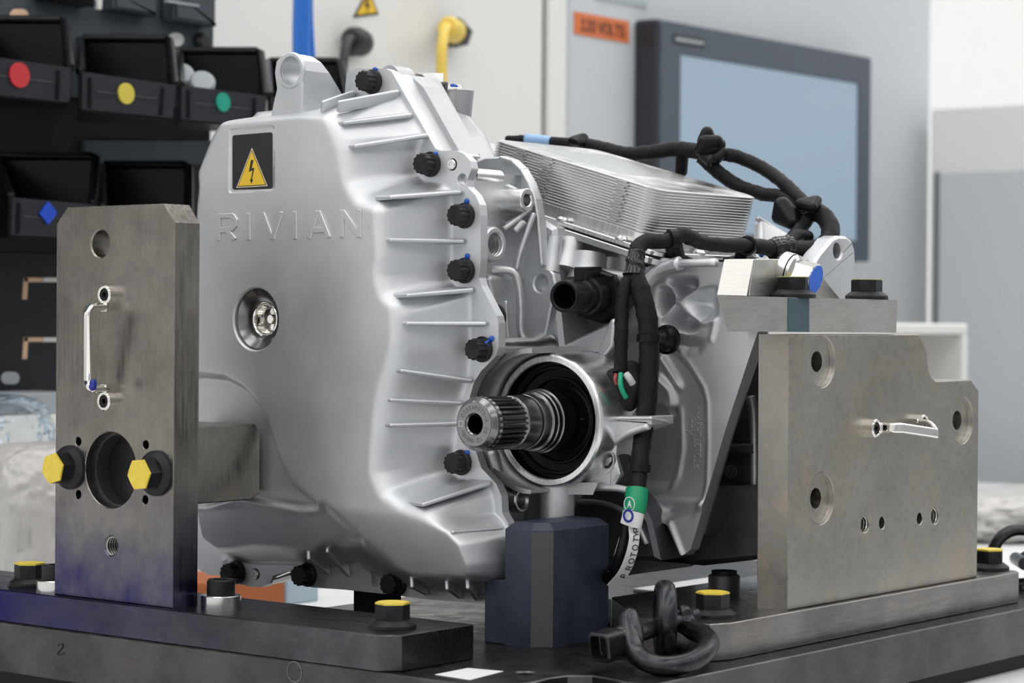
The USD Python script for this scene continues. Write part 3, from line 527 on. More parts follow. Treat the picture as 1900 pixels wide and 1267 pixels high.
# raised lettering on the face: RIVIAN
def letters():
    s = {}; px = {
        'R': [[(406.5, 447.5), (406.5, 397)], [(406.5, 400.5), (426, 399), (434, 402), (438, 409), (437, 417), (432, 423), (420, 426.5), (410, 427)], [(421, 426), (436.5, 446)]],
        'I': [[(462, 446.5), (462, 395)]], 'V': [[(487, 393), (505.5, 444.5), (523, 392)]], 'I2': [[(548, 444.5), (548, 392)]],
        'A': [[(572.5, 443), (591, 391.5), (611, 441.5)], [(580, 427), (604, 426)]], 'N': [[(635, 441), (635, 389.5), (667.5, 439), (667.5, 387.5)]]}
    band = Polygon(YZ([(395, 396.5), (690, 387.5), (690, 440.5), (395, 447)], X0)); out = []
    for k, ls in px.items():
        bars = [LineString(YZ(l, X0)).buffer(.00215, cap_style=2, join_style=2, mitre_limit=2).intersection(band) for l in ls]
        out.append(bars if k == 'A' else [unary_union(bars).buffer(.0003, join_style=2).buffer(-.0003, join_style=2).simplify(.0002)])
    return out
XM = np.array([[0, 0, 1, 0], [1, 0, 0, 0], [0, 1, 0, 0], [0, 0, 0, 1.0]])
def slab_x(g, x0, x1):                                # plain extrusion of a (Y, Z) shape from x0 to x1
    gs = [g] if isinstance(g, Polygon) else list(g.geoms)
    return cat(*[trimesh.creation.extrude_polygon(q, x1 - x0).apply_transform(XM).apply_translation([x0, 0, 0]) for q in gs])
for gs in letters(): part(D, 'raised_letter', cat(*[prism(g.simplify(.0001), 'X', X0 - .0011 + .00012 * i_, X0 + .002, .00045) for i_, g in enumerate(gs)]), 'cast_alu', smooth=25)
# warning label
lb = Polygon(YZ([(430, 251), (504, 245), (504.5, 350), (430, 352)], X0)); xl = X0 + .0009
wl = part(D, 'warning_label', prism(lb.buffer(-.002).buffer(.002), 'X', xl - .00035, xl + .001, .0001), 'label_black', label='black label with a yellow high-voltage triangle')
tri = Polygon(YZ([(466.5, 274), (495.5, 345), (437.5, 348.5)], X0)); k = tri.buffer(-.0012, join_style=2); k2 = tri.buffer(-.0018, join_style=2)
part(D, 'triangle_line', prism(tri, 'X', xl - .00045, xl, .00003), 'gold_line', parent=wl, label='pale outline of the triangle')
part(D, 'triangle_border', prism(tri.buffer(-.0006, join_style=2), 'X', xl - .0005, xl, .00003), 'label_ink', parent=wl)
part(D, 'triangle', prism(k, 'X', xl - .00055, xl, .00003), 'label_yellow', parent=wl, label='yellow warning triangle')
part(D, 'lightning_bolt', prism(Polygon(YZ([(465, 297), (470, 296.5), (466.5, 312), (471.5, 311), (467, 333), (469.3, 333), (465.3, 341), (463, 332), (465, 332.5), (468, 316), (461, 319)], X0)).buffer(0), 'X', xl - .0006, xl, .00003), 'label_ink', parent=wl, label='black lightning bolt symbol')
# plug in the face
pg = part(D, 'plug', lathe([(.0221, -.0045), (.0215, -.0035), (.0165, -.0085), (.0128, -.0095), (.0128, -.020), (.0221, -.020), (.0221, -.0045)], 72, fr('-X', plug)), 'shaft_steel', label='dark dished steel ring plug')
part(D, 'plug_socket', lathe([(.0128, -.0093), (.0122, -.0088), (.0112, -.0092), (.0100, -.0110), (.0094, -.0175), (.0036, -.0180), (.0030, -.0150), (0, -.0150), (0, -.0190), (.0128, -.0190), (.0128, -.0093)], 48, fr('-X', plug)), 'chrome', parent=pg, label='bright socket in the middle of the plug')
# flange bolts of the cover
def lobed(r, n, amp, h0, h1):
    a = np.arange(n * 10) * 2 * np.pi / (n * 10); rr = r * (1 + amp * np.cos(n * a)); p = Polygon(np.c_[rr * np.cos(a), rr * np.sin(a)])
    return prism(p, 'Z', h0, h1, .0007)
bl_head = trimesh.util.concatenate([lathe([(0, 0), (.0088, 0), (.0090, .0012), (.0086, .0024), (.0070, .0034), (0, .0034)], 40), lobed(.0071, 12, .055, .003, .0118)])
MK = [(696, 129), (808, 286), (866, 373), (867, 475), (912, 628), (867, 840), None, (557, 1068), (426, 1060), (717, 1086)]
for q, mk in zip(BOLTS, MK):
    o = U(*q, 0, XF); b = part(D, 'flange_bolt', tf(bl_head, fr('-X', o)), 'black_oxide', smooth=30, label='black flange bolt of the cover')
    if mk:
        m1 = U(*mk, 0, XF - .0006); d_ = o - m1; e1 = m1 + d_ * .42 + [-.0028, 0, 0]
        part(D, 'paint_mark', cat(hull((m1, .0019), (m1 + d_ * .18, .0013)), hull((m1 + d_ * .16, .0010), (e1, .0011)), hull((e1, .0010), (o + (m1 - o) * .42 + FR['-X'][:, 0] * .0025 + [-.0030, 0, 0], .0009))), 'blue_paint', parent=b, label='blue torque paint mark')
part(D, 'paint_dot', hull((U(683, 1041, 0, XF), .0017), (U(683, 1041, 0, XF) + [0, .0006, .0006], .0017)), 'blue_paint')
# lifting eye on the cover
ey = [(500, 222), (506, 190), (512, 165), (508, 135), (511, 114), (521, 102), (536, 98), (549, 101), (558, 111), (561, 130), (560, 222)]
e0 = .004; pe = Polygon(YZ(ey, e0)).buffer(-.002).buffer(.002)
eye = toM(prism(pe, 'X', e0, e0 + .060, .0012))
zt, zb = U(536, 98, 0, e0)[2], U(536, 190, 0, e0)[2]
eye ^= toM(trimesh.convex.convex_hull(np.array([(x_, y_, z_) for y_ in (0, .4) for x_, z_ in ((e0, zt + .01), (e0 + .006, zt + .01), (e0 + .012, zt - .003), (e0 + .050, zb), (e0 + .052, zb - .03), (e0, zb - .03))])))
hc = U(540, 131, 0, e0); eye -= bore('-X', hc, .0098, .08, .0014, 48)
part(D, 'lifting_eye', eye, 'cast_alu', smooth=35, label='cast lifting eye on top of the cover')
part(D, 'eye_rim', lathe([(.0098, .0003), (.0102, .0011), (.0122, .0011), (.0132, 0), (.0132, -.001), (.0098, -.001), (.0098, .0003)], 56, fr('-X', hc)), 'cast_alu')
# ---------------------------------------------------------------- middle housing
def gx(r): 
    g = Gp.buffer(r); g = max(g.geoms, key=lambda q: q.area) if isinstance(g, MultiPolygon) else g
    return Polygon(g.exterior).simplify(.0003)
part(D, 'joint_flange', prism(gx(-.0014).difference(shapely.box(-.1, 1.0, .056, 1.333)).buffer(-.001).buffer(.001), 'X', .0527, .0690, .0008), 'cast_alu_bright', smooth=40)
part(D, 'middle_case', prism(gx(-.0115).intersection(shapely.box(.0600, .9, .5, 1.5)), 'X', .0690, .084, .0015), 'cast_alu_bright', smooth=40)
part(D, 'lower_case_wall', prism(gx(-.0075).intersection(shapely.box(.058, .9, .5, 1.324)), 'X', .0690, .130, .0015), 'cast_alu_bright', smooth=40)
up2 = Polygon(YZ([(720, 175), (770, 138), (778, 134), (788, 136), (797, 145), (873, 285), (866, 300), (700, 300)], .086)).buffer(-.001).buffer(.001)
part(D, 'rear_flange', prism(up2, 'X', .084, .098, .0012), 'cast_alu_dark', smooth=40)  # overlit top toned down by colour: darker alu than the rest of this casting
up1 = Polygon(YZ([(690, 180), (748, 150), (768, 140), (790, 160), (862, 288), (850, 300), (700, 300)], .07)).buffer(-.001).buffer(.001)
part(D, 'top_bridge', prism(up1, 'X', .068, .088, .001), 'cast_alu_dark', smooth=40)  # same casting too, darker alu chosen to hold back the lit top
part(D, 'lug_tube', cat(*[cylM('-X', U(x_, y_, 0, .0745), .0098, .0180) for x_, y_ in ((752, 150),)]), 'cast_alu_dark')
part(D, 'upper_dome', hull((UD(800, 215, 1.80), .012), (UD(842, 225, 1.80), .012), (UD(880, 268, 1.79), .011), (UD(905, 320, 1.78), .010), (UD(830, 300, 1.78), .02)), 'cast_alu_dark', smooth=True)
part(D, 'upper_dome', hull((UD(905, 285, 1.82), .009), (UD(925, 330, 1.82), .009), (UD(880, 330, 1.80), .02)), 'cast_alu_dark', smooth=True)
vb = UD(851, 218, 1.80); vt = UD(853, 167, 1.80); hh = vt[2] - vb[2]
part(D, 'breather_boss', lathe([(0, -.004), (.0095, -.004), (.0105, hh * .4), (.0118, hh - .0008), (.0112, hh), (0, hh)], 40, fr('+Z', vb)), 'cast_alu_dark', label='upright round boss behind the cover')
part(D, 'boss_screw', lathe([(0, 0), (.0072, 0), (.0072, .0015), (.0060, .0040), (.0035, .0050), (0, .0052)], 32, fr('+Z', UD(842, 168, 1.795))), 'bright_steel')
part(D, 'boss_screw_mark', hull((UD(840, 160, 1.790), .0022), (UD(846, 161, 1.790), .0018)), 'blue_paint')
part(D, 'side_port', lathe([(0, 0), (.0085, 0), (.0085, .010), (.006, .011), (.006, .014), (0, .014)], 32, fr(ax_frame([.62, -.78, 0]), UD(806, 172, 1.81))), 'black_plastic')
part(D, 'port_boss', cylM([.62, -.78, 0], UD(780, 165, 1.83), .0125, .018), 'cast_alu')
# web plate with rounded top
wb = Polygon(YZ([(880, 300), (900, 292), (930, 290), (950, 296), (968, 312), (984, 340), (994, 370), (1000, 405), (1004, 450), (1007, 492), (1018, 497), (1027, 508), (1030, 525), (1026, 548), (1016, 600), (1002, 664), (985, 700), (930, 760), (860, 760), (860, 340)], .122)).buffer(-.001).buffer(.001)
wm = toM(prism(wb, 'X', .122, .131, .0012)) - bore('-X', U(1003, 526, 0, .122), .0062, .03, .0012, 40)
part(D, 'web_plate', wm, 'cast_alu', smooth=40, label='cast web plate with rounded shoulder and bolt hole')
def strip(pts, X, r, x2=None, m='cast_alu_bright', name='case_ridge'):
    q_ = [U(a, b, 0, X) for a, b in pts]
    part(D, name, cat(*[hull((q_[i], r), (q_[i + 1], r), (q_[i] + [x2 or .012, 0, 0], r), (q_[i + 1] + [x2 or .012, 0, 0], r)) for i in range(len(q_) - 1)]), m, smooth=True)
SY = .040
def onS(a, b, dy=0): return U(a, b, 1, SY + dy)
# rim of the web, bosses and ridges of the side wall
strip([(930, 293), (950, 299), (967, 315), (982, 342), (992, 372), (998, 407), (1002, 450), (1005, 490)], .119, .0016, .006)
be = U(979, 371, 0, .104)
part(D, 'side_boss', toM(lathe([(0, -.052), (.0090, -.052), (.0083, -.0006), (.0077, 0), (0, 0)], 44, fr('-Y', be))) - bore('-Y', be, .0043, .014, .0008, 32), 'machined_alu', label='long horizontal boss with a drilled face')
part(D, 'boss_gusset', trimesh.convex.convex_hull(np.array([be + [0, .003, .006], be + [.012, .003, .002], be + [-.004, .045, .006], be + [.012, .045, .02], be + [-.002, .045, .018], be + [.004, .03, .016]])), 'cast_alu_bright')
part(D, 'boss_gusset', hull((be + [.004, .008, -.010], .0015), (be + [0, .034, -.024], .002), (be + [.008, .034, -.020], .002), (be + [.012, .008, -.008], .0015)), 'cast_alu_bright')
pb = U(920, 453, 0, .076)
part(D, 'threaded_port', toM(lathe([(0, -.030), (.0140, -.030), (.0122, -.0012), (.0112, 0), (0, 0)], 48, fr('-Y', pb))) - bore('-Y', pb, .0078, .020, .0009, 40), 'cast_alu_bright', label='threaded side port')
for k_ in range(3): part(D, 'port_thread', trimesh.creation.torus(.0076, .0006, 36, 8).apply_transform(fr('-Y', pb + [0, .0028 + .003 * k_, 0])), 'bright_steel')
for pts_, r_ in (([(890, 505), (925, 500), (952, 505), (962, 530), (966, 570), (966, 612), (975, 632)], .0030), ([(938, 558), (940, 600), (942, 628)], .0016), ([(893, 490), (900, 475)], .004), ([(898, 400), (905, 380)], .004), ([(955, 430), (972, 410)], .0028), ([(990, 395), (965, 470), (958, 500)], .0022), ([(935, 425), (962, 405), (985, 385)], .0020)):
    q_ = [U(a, b, 0, .085 + .03 * (a - 890) / 110) for a, b in pts_]
    part(D, 'case_ridge', tube(q_, r_, 14, 6), 'cast_alu_bright', smooth=True)
ys_ = .0535
part(D, 'case_panel', hull((U(905, 520, 1, ys_ + .004), .004), (U(958, 520, 1, ys_ + .006), .004), (U(960, 625, 1, ys_ + .004), .004), (U(915, 545, 1, ys_ + .004), .004), (U(930, 630, 1, ys_ + .002), .004)), 'cast_alu_bright', smooth=True)
pa, pe_ = U(905, 647, 0, .062), U(905, 647, 0, .062) + [.062, 0, 0]
part(D, 'tie_boss', toM(lathe([(0, 0), (.0078, 0), (.0078, .048), (.0115, .060), (.012, .066), (0, .066)], 40, fr('+X', pa + [0, .001, 0]))), 'machined_alu', label='short bright horizontal tie boss above the shaft')
part(D, 'hidden_bolt', lathe([(0, 0), (.0090, 0), (.0090, .003), (.0065, .004), (.0065, .010), (0, .010)], 32, fr('-X', U(921, 588, 0, .069))), 'black_oxide', label='black bolt head half hidden behind the flange')
part(D, 'joint_pin', cylM('+X', U(868, 325, 0, .07) + [0, -.004, 0], .0050, .030), 'machined_alu', label='bright pin between two flanges')
# scalloped wall round the shaft
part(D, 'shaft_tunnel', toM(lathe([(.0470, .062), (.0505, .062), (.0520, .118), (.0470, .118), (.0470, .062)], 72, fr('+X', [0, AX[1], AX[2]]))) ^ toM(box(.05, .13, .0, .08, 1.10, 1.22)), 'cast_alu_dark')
CX = .081
part(D, 'bearing_collar', lathe([(.0405, CX + .0002), (.0412, CX - .0006), (.0446, CX - .0006), (.0452, CX - .0002), (.0464, CX + .0016), (.0470, CX + .010), (.0474, .126), (.040, .126), (.0405, CX + .0002)], 96, fr('+X', [0, 0, AX[2]])), 'machined_alu', label='bright turned collar round the shaft seal')
sp = [(.0404, CX + .001), (.0404, CX + .010), (.0385, CX + .0102), (.0375, CX + .0085), (.036, CX + .0085), (.0355, CX + .012), (.0305, CX + .0135), (.0300, CX + .0115), (.0290, CX + .0115), (.0285, CX + .016), (.024, CX + .018), (.0225, CX + .017), (.0225, .125), (.0404, .125), (.0404, CX + .001)]
part(D, 'shaft_seal', lathe(sp, 80, fr('+X', [0, 0, AX[2]])), 'seal_black', label='black ribbed shaft seal')
# output shaft
A0 = [0, 0, AX[2]]
sh = toM(lathe([(0, .0002), (.0148, 0), (.0156, .0005), (.0182, .0034), (.0182, .0078), (.0166, .0080), (.0160, .0092), (.0160, .0094), (.0160, .0345), (.0160, .0355), (.0182, .0365), (.0186, .0375), (.0188, .0500), (.0178, .0504), (.0178, .0530), (.0188, .0534), (.0190, .0610), (.0206, .0618), (.0206, .0655), (.0214, .0660), (.0214, .0700), (.0224, .0705), (.0224, .122), (0, .122)], 96, fr('+X', A0)))
sh -= bore('-X', L(A0), .0065, .045, .0011, 40)
part(D, 'output_shaft', sh, 'shaft_steel', smooth=30, label='splined steel output shaft')
sp_ = D.path + '/output_shaft'
part(D, 'shaft_end', lathe([(.0078, -.0001), (.0146, -.0001), (.0146, .0004), (.0078, .0004), (.0078, -.0001)], 64, fr('-X', A0)), 'shaft_face', parent=sp_, label='matt grey stamped end face')
n_ = 28
for i_ in range(n_):
    a_ = 2 * np.pi * i_ / n_; rc = L([0, math.cos(a_), math.sin(a_)]); tc = L([0, -math.sin(a_), math.cos(a_)])
    w1, w2 = .00125, .00065; c_ = []
    for xx in (.0094, .0343):
        e_ = .0 if xx < .02 else -.0004
        c_ += [L(A0) + [xx, 0, 0] + rc * .0155 + tc * w1, L(A0) + [xx, 0, 0] + rc * .0155 - tc * w1, L(A0) + [xx, 0, 0] + rc * (.0184 + e_) + tc * w2, L(A0) + [xx, 0, 0] + rc * (.0184 + e_) - tc * w2]
    part(D, 'spline_tooth', trimesh.convex.convex_hull(np.array(c_)), 'shaft_steel', smooth=25, parent=sp_)
    c_ = []
    for xx, rt in ((.0028, .0178), (.0078, .01865)):
        c_ += [L(A0) + [xx, 0, 0] + rc * .0176 + tc * w1 * 1.05, L(A0) + [xx, 0, 0] + rc * .0176 - tc * w1 * 1.05, L(A0) + [xx, 0, 0] + rc * rt + tc * w2 * 1.3, L(A0) + [xx, 0, 0] + rc * rt - tc * w2 * 1.3]
    part(D, 'spline_tooth', trimesh.convex.convex_hull(np.array(c_)), 'shaft_face', smooth=25, parent=sp_)
part(D, 'retaining_ring', lathe([(.0164, .0080), (.0179, .0080), (.0179, .0092), (.0164, .0092), (.0164, .0080)], 64, fr('+X', A0)), 'black_oxide', parent=sp_)
part(D, 'oil_groove', lathe([(.0177, .0503), (.0182, .0505), (.0182, .0528), (.0177, .0530), (.0177, .0503)], 64, fr('+X', A0)), 'black_rubber', parent=sp_, label='black O-ring in the shaft groove')
tx = []
def ring_text(s, a0, a1, r, h):
    for i_, ch in enumerate(s):
        if ch == ' ': continue
        a_ = math.radians(a0 + (a1 - a0) * i_ / (len(s) - 1)); Rm = trimesh.transformations.rotation_matrix(a_ - np.pi / 2, [0, 0, 1])
        tx.append(text(ch, h, fr('-X', L(A0) + [-.00043, 0, 0]) @ trimesh.transformations.translation_matrix([r * math.cos(a_), r * math.sin(a_), 0]) @ Rm, .0001, center=True))
ring_text('C10160273-A 02', 150, -25, .0112, .0026); ring_text('C2 000186', -60, -150, .0112, .0026)
part(D, 'stamped_text', cat(*tx), 'etched', parent=sp_, label='small stamped part number on the shaft end')
qf = rrect(-.0019, .0019, -.0019, .0019, .0001); part(D, 'mark_frame', tf(prism(Polygon(qf.exterior.coords, [list(rrect(-.0016, .0016, -.0016, .0016, .0001).exterior.coords)]), 'Z', 0, .0002, .00002), fr('-X', L(A0) + [-.0004, .0112, .0]) ), 'etch_light', parent=sp_)
# casting right of the collar
cb = Polygon(YZ([(1060, 690), (1078, 684), (1106, 684), (1109, 772), (1206, 772), (1206, 788), (1165, 802), (1142, 818), (1140, 845), (1148, 880), (1135, 904), (1070, 912), (1020, 915), (1000, 880), (1040, 780)], .098)).buffer(-.001).buffer(.001)
part(D, 'side_bracket', toM(prism(cb, 'X', .098, .128, .002)) - bore('-X', U(1122, 853, 0, .098), .0060, .012, .0025, 32) - cylM('+X', [.08, 0, AX[2]], .0470, .1), 'cast_alu', smooth=40)
part(D, 'bracket_boss', cylM('-X', U(1122, 853, 0, .0995), .0098, .0025) - bore('-X', U(1122, 853, 0, .097), .0060, .012, .0012, 32), 'cast_alu')
part(D, 'bracket_stud', lathe([(0, -.010), (.0048, -.010), (.0048, -.002), (.004, -.0012), (0, -.0012)], 28, fr('-X', U(1122, 853, 0, .098))), 'bright_steel')
sh0, sh1 = U(1103, 776, 0, .0975), U(1208, 776, 0, .0975)
part(D, 'bracket_shelf', hull((sh0, .0012), (sh1, .0012), (sh0 + [.02, 0, -.002], .0012), (sh1 + [.02, 0, -.003], .0012)), 'cast_alu')
for pts_ in ([(1204, 790), (1165, 804), (1140, 820)], [(1060, 905), (1140, 905), (1185, 915)]):
    part(D, 'bracket_rib', tube([U(a, b, 0, .099) for a, b in pts_], .0026, 12, 6), 'cast_alu', smooth=True)
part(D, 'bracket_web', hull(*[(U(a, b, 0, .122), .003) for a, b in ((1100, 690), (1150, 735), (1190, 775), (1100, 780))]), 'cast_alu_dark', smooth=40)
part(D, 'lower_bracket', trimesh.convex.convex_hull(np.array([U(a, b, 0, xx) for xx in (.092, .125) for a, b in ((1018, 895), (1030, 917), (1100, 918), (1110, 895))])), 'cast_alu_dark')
# lower right foot boss and column
fb = U(970, 928, 0, .074)
part(D, 'foot_boss', toM(lathe([(0, -.030), (.0094, -.030), (.0088, -.0008), (.0080, 0), (0, 0)], 40, fr('-Y', fb))) - bore('-Y', fb, .0050, .018, .0016, 32), 'machined_alu', label='drilled boss beside the blue support block')
part(D, 'foot_web', hull((fb + [-.004, .012, -.006], .005), (fb + [.002, .012, -.030], .004), (fb + [.012, .02, -.030], .004), (fb + [-.008, .022, .03], .006)), 'cast_alu_dark', smooth=True)
co = U(1034, 960, 0, .095)
part(D, 'drain_column', lathe([(0, -.035), (.0118, -.035), (.0122, .02), (.0128, .026), (0, .026)], 40, fr('+Z', co)), 'cast_alu', label='upright round column below the collar')
# gearbox body between web and end plate
YW = .052
part(D, 'gear_case', prism(Polygon([(.045, 1.06), (.20, 1.06), (.24, 1.12), (.24, 1.345), (.10, 1.3075), (.045, 1.2925), (.033, 1.286), (.031, 1.24), (.024, 1.19), (.016, 1.10)]), 'X', .130, .166, .003), 'cast_alu', smooth=40)
part(D, 'rear_case', prism(Polygon([(-.045, 1.08), (.20, 1.06), (.24, 1.12), (.24, 1.337), (0, 1.273), (-.045, 1.258)]), 'X', .205, .298, .004), 'cast_alu', smooth=40)
part(D, 'drain_tube', hull((U(507, 1076, 0, .050), .0030), (U(545, 1062, 0, .050), .0042)), 'chrome', smooth=True, label='short bright tube below the cover')
def post(px_top, px_bot, Y, r, tilt=.268, name='case_post', m='cast_alu'):
    a_, b_ = U(*px_top, 1, Y), U(*px_bot, 1, Y)
    part(D, name, hull((a_, r * .35), (b_, r), (a_ + [0, .004, 0], r), ) if False else tube([b_, (a_ + b_) / 2, a_], [r * 1.15, r * .98, r * .95], 28, 3), m, smooth=35)
post((1094, 470), (1088, 520), .018, .0125); post((1172, 470), (1168, 520), .0, .013); post((1030, 440), (1022, 505), .035, .006); post((1062, 445), (1050, 500), .03, .009)
post((1130, 478), (1128, 512), .012, .008)
for pts_, r_ in (([(1012, 480), (1040, 492), (1085, 495)], .0035), ([(1015, 505), (1060, 517), (1120, 512), (1200, 520)], .0055), ([(1200, 525), (1225, 500), (1262, 488)], .005), ([(1190, 480), (1262, 488), (1330, 487)], .003)):
    part(D, 'case_ridge', tube([U(a, b, 0, .150) for a, b in pts_], r_, 14, 6), 'cast_alu', smooth=True)
part(D, 'sloped_web', hull((U(1005, 668, 0, .130), .002), (U(1138, 603, 0, .130), .002), (U(1142, 625, 0, .130), .003), (U(1085, 668, 0, .130), .003), (U(1060, 690, 0, .135), .003), (U(1015, 690, 0, .135), .003), (U(1138, 603, 0, .150), .003), (U(1030, 690, 0, .16), .003)), 'cast_alu', smooth=40)
part(D, 'sloped_web', hull((U(1140, 600, 0, .128), .0035), (U(1136, 640, 0, .128), .0025), (U(1105, 680, 0, .130), .0025), (U(1140, 600, 0, .150), .003)), 'cast_alu', smooth=40)
# end plate with pockets and ridges
XP = .165
op = Polygon(YZ([(1180, 500), (1214, 492), (1232, 486), (1420, 486), (1425, 560), (1412, 600), (1395, 648), (1345, 800), (1312, 915), (1292, 985), (1281, 1020), (1266, 1032), (1256, 1010), (1240, 975), (1226, 968), (1200, 950), (1140, 920), (1080, 890), (1090, 640), (1130, 600), (1170, 560)], XP)).buffer(0)
op = op.buffer(-.0015).buffer(.003).buffer(-.0015); bb = op.bounds
ys = np.arange(bb[0] - .003, bb[2] + .003, .0009); zs = np.arange(bb[1] - .003, bb[3] + .003, .0009); y, z = np.meshgrid(ys, zs, indexing='ij')
def pd(px): return pdist(Polygon(YZ(px, XP)).buffer(0), y, z)
def ld(px):
    l_ = LineString(YZ(px, XP)); return shapely.distance(l_, shapely.points(y.ravel(), z.ravel())).reshape(y.shape)
h = np.zeros_like(y)
main = [(1258, 655), (1276, 675), (1291, 700), (1303, 720), (1309, 745), (1310, 830), (1308, 895), (1300, 935), (1288, 950)]
left = pd(main + [(1230, 955), (1080, 900), (1080, 640), (1190, 610), (1225, 630)]); h += .010 * sstep(.002, -.006, left)
h += .006 * sstep(.002, -.004, pd([(1247, 760), (1249, 834), (1241, 881), (1229, 905), (1180, 905), (1080, 880), (1080, 760), (1180, 750)]))
for pk in ([(1240.8, 522), (1246, 516.5), (1288, 516.5), (1291.6, 524), (1290, 533), (1257, 554), (1242, 533)], [(1223, 537.5), (1237.5, 533), (1248.5, 553), (1248.5, 562), (1227.5, 583), (1222, 573)], [(1255, 566), (1268, 582), (1294, 601.5), (1291.6, 610), (1277, 613.7), (1232, 604), (1231, 595)]):
    h += .020 * sstep(.0020, -.0055, pd(pk))
h += .014 * sstep(.001, -.011, pd([(1266, 562), (1273, 553), (1297, 533), (1321, 528.6), (1332, 533), (1330, 590), (1306, 599), (1286, 588)]))
h += .007 * sstep(0, -.012, pd([(1232, 614), (1290, 622), (1318, 630), (1300, 660), (1270, 665), (1235, 650)]))
for ln, a_, w_ in ((main, -.0018, .0022), ([(1246, 765), (1248, 834), (1240, 881), (1229, 899)], -.003, .0028), ([(1242, 967), (1266, 1030)], -.0022, .0016), ([(1306, 599), (1328, 593), (1319, 630)], -.002, .0016), ([(1214, 665), (1237, 700), (1246, 716)], -.004, .0024), ([(1210, 705), (1230, 725), (1234, 745), (1222, 765)], -.005, .0028), ([(1232, 486), (1420, 486)], -.002, .0016), ([(1214, 494), (1232, 486)], -.002, .0016), ([(1090, 905), (1180, 930), (1300, 935)], -.004, .0030), ([(1200, 953), (1240, 975), (1266, 1032)], -.0008, .0016)):
    h += a_ * np.exp(-(ld(ln) / w_) ** 2)
h += .012 * sstep(0, -.01, pd([(1090, 910), (1180, 933), (1290, 945), (1240, 970), (1200, 950)]))
Xm = gaussian_filter(XP + h, 1.3)
em = toM(field(ys, zs, Xm, .205)) ^ (toM(slab_x(op, .1, .176)) + toM(slab_x(op.intersection(shapely.affinity.translate(op, .017, 0)), .1, .21)))
part(D, 'end_plate', em, 'cast_alu', smooth=40, label='ribbed cast end plate with a raised part number')
Rt = FR['-X'] @ np.array([[0, -1, 0], [1, 0, 0], [0, 0, 1.0]])
def vtext(s, px0, px1, X, hh_, m='cast_alu'):
    a_, b_ = U(*px0, 0, X), U(*px1, 0, X); part(D, 'cast_text', text(s, hh_, fr(Rt, a_), .0007, width=np.linalg.norm(b_ - a_)), m, label='raised cast part number')
vtext('PT01270829-A', (1300, 871), (1302, 753), XP + .0102, .0058); vtext('XS1', (1284.5, 807), (1285, 778), XP + .0102, .0050)
# dark motor body behind, seen between end plate and step plate
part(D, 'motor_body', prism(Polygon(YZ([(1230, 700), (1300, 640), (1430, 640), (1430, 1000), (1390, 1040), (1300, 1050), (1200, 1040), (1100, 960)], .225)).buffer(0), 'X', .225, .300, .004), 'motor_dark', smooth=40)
part(D, 'motor_ridge', tube([U(a, b, 0, .222) for a, b in ((1393, 735), (1399, 770), (1401, 850), (1401, 905), (1397, 940), (1383, 970), (1362, 995), (1330, 1013))], .0040, 14, 8), 'cast_alu_dark', smooth=True, label='curved raised rim on the motor end')
for pts_ in ([(1335, 834), (1402, 832)], [(1330, 932), (1395, 952)]):
    part(D, 'motor_ridge', tube([U(a, b, 0, .221) for a, b in pts_], .0045, 12, 2), 'motor_dark', smooth=True)
for q in ((1357, 875), (1357, 908)):
    o = U(*q, 0, .2245); ticks = [toM(tf(box(-.0003, .0003, .0033, .0044, 0, .0008, .0001), fr('-X', o) @ trimesh.transformations.rotation_matrix(k_ * np.pi / 6, [0, 0, 1]))) for k_ in range(12)]
    part(D, 'date_dial', cat(*ticks, *[lathe([(a_, 0), (a_ + .0004, 0), (a_ + .0004, .0008), (a_, .0008), (a_, 0)], 36, fr('-X', o)) for a_ in (.0020, .0046)]), 'cast_alu_dark', label='cast date dial')
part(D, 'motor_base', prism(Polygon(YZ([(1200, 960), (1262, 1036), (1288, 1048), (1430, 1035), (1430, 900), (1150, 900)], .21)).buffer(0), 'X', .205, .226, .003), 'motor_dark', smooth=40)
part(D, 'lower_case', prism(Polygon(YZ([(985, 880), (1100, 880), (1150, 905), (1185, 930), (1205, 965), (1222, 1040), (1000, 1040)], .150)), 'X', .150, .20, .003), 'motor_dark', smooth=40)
part(D, 'case_lip', tube([U(a, b, 0, .149) for a, b in ((1040, 930), (1110, 932), (1150, 945), (1180, 970), (1200, 1010))], .0022, 12, 6), 'cast_alu_dark', smooth=True)
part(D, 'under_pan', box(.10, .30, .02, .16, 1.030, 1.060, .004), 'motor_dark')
# hose connector
hA, hB = UD(1046, 550, 1.625), UD(1148, 547, 1.700); hd = hB - hA; hl = np.linalg.norm(hd); F3 = ax_frame(hd)
hc_ = part(D, 'hose_connector', toM(lathe([(0, 0), (.0108, 0), (.0113, .0012), (.0113, .0030), (.0106, .0042), (.0106, .022), (.0122, .0235), (.0122, .031), (.0140, .032), (.0140, hl * .62), (0, hl * .62)], 48, fr(F3, hA))) - bore(-F3 if False else np.stack([F3[:, 0], -F3[:, 1], -F3[:, 2]], 1), hA, .0086, .026, .0008, 40), 'black_plastic', label='black plastic hose connector')
part(D, 'connector_base', tf(prism(Polygon(hexa(.0195, .26)).buffer(.001), 'Z', hl * .55, hl * 1.0, .0015), fr(F3, hA)), 'black_plastic', parent=hc_)
part(D, 'connector_key', tf(box(-.004, .004, .010, .0205, .022, .052, .001), fr(F3, hA)), 'black_plastic', parent=hc_)
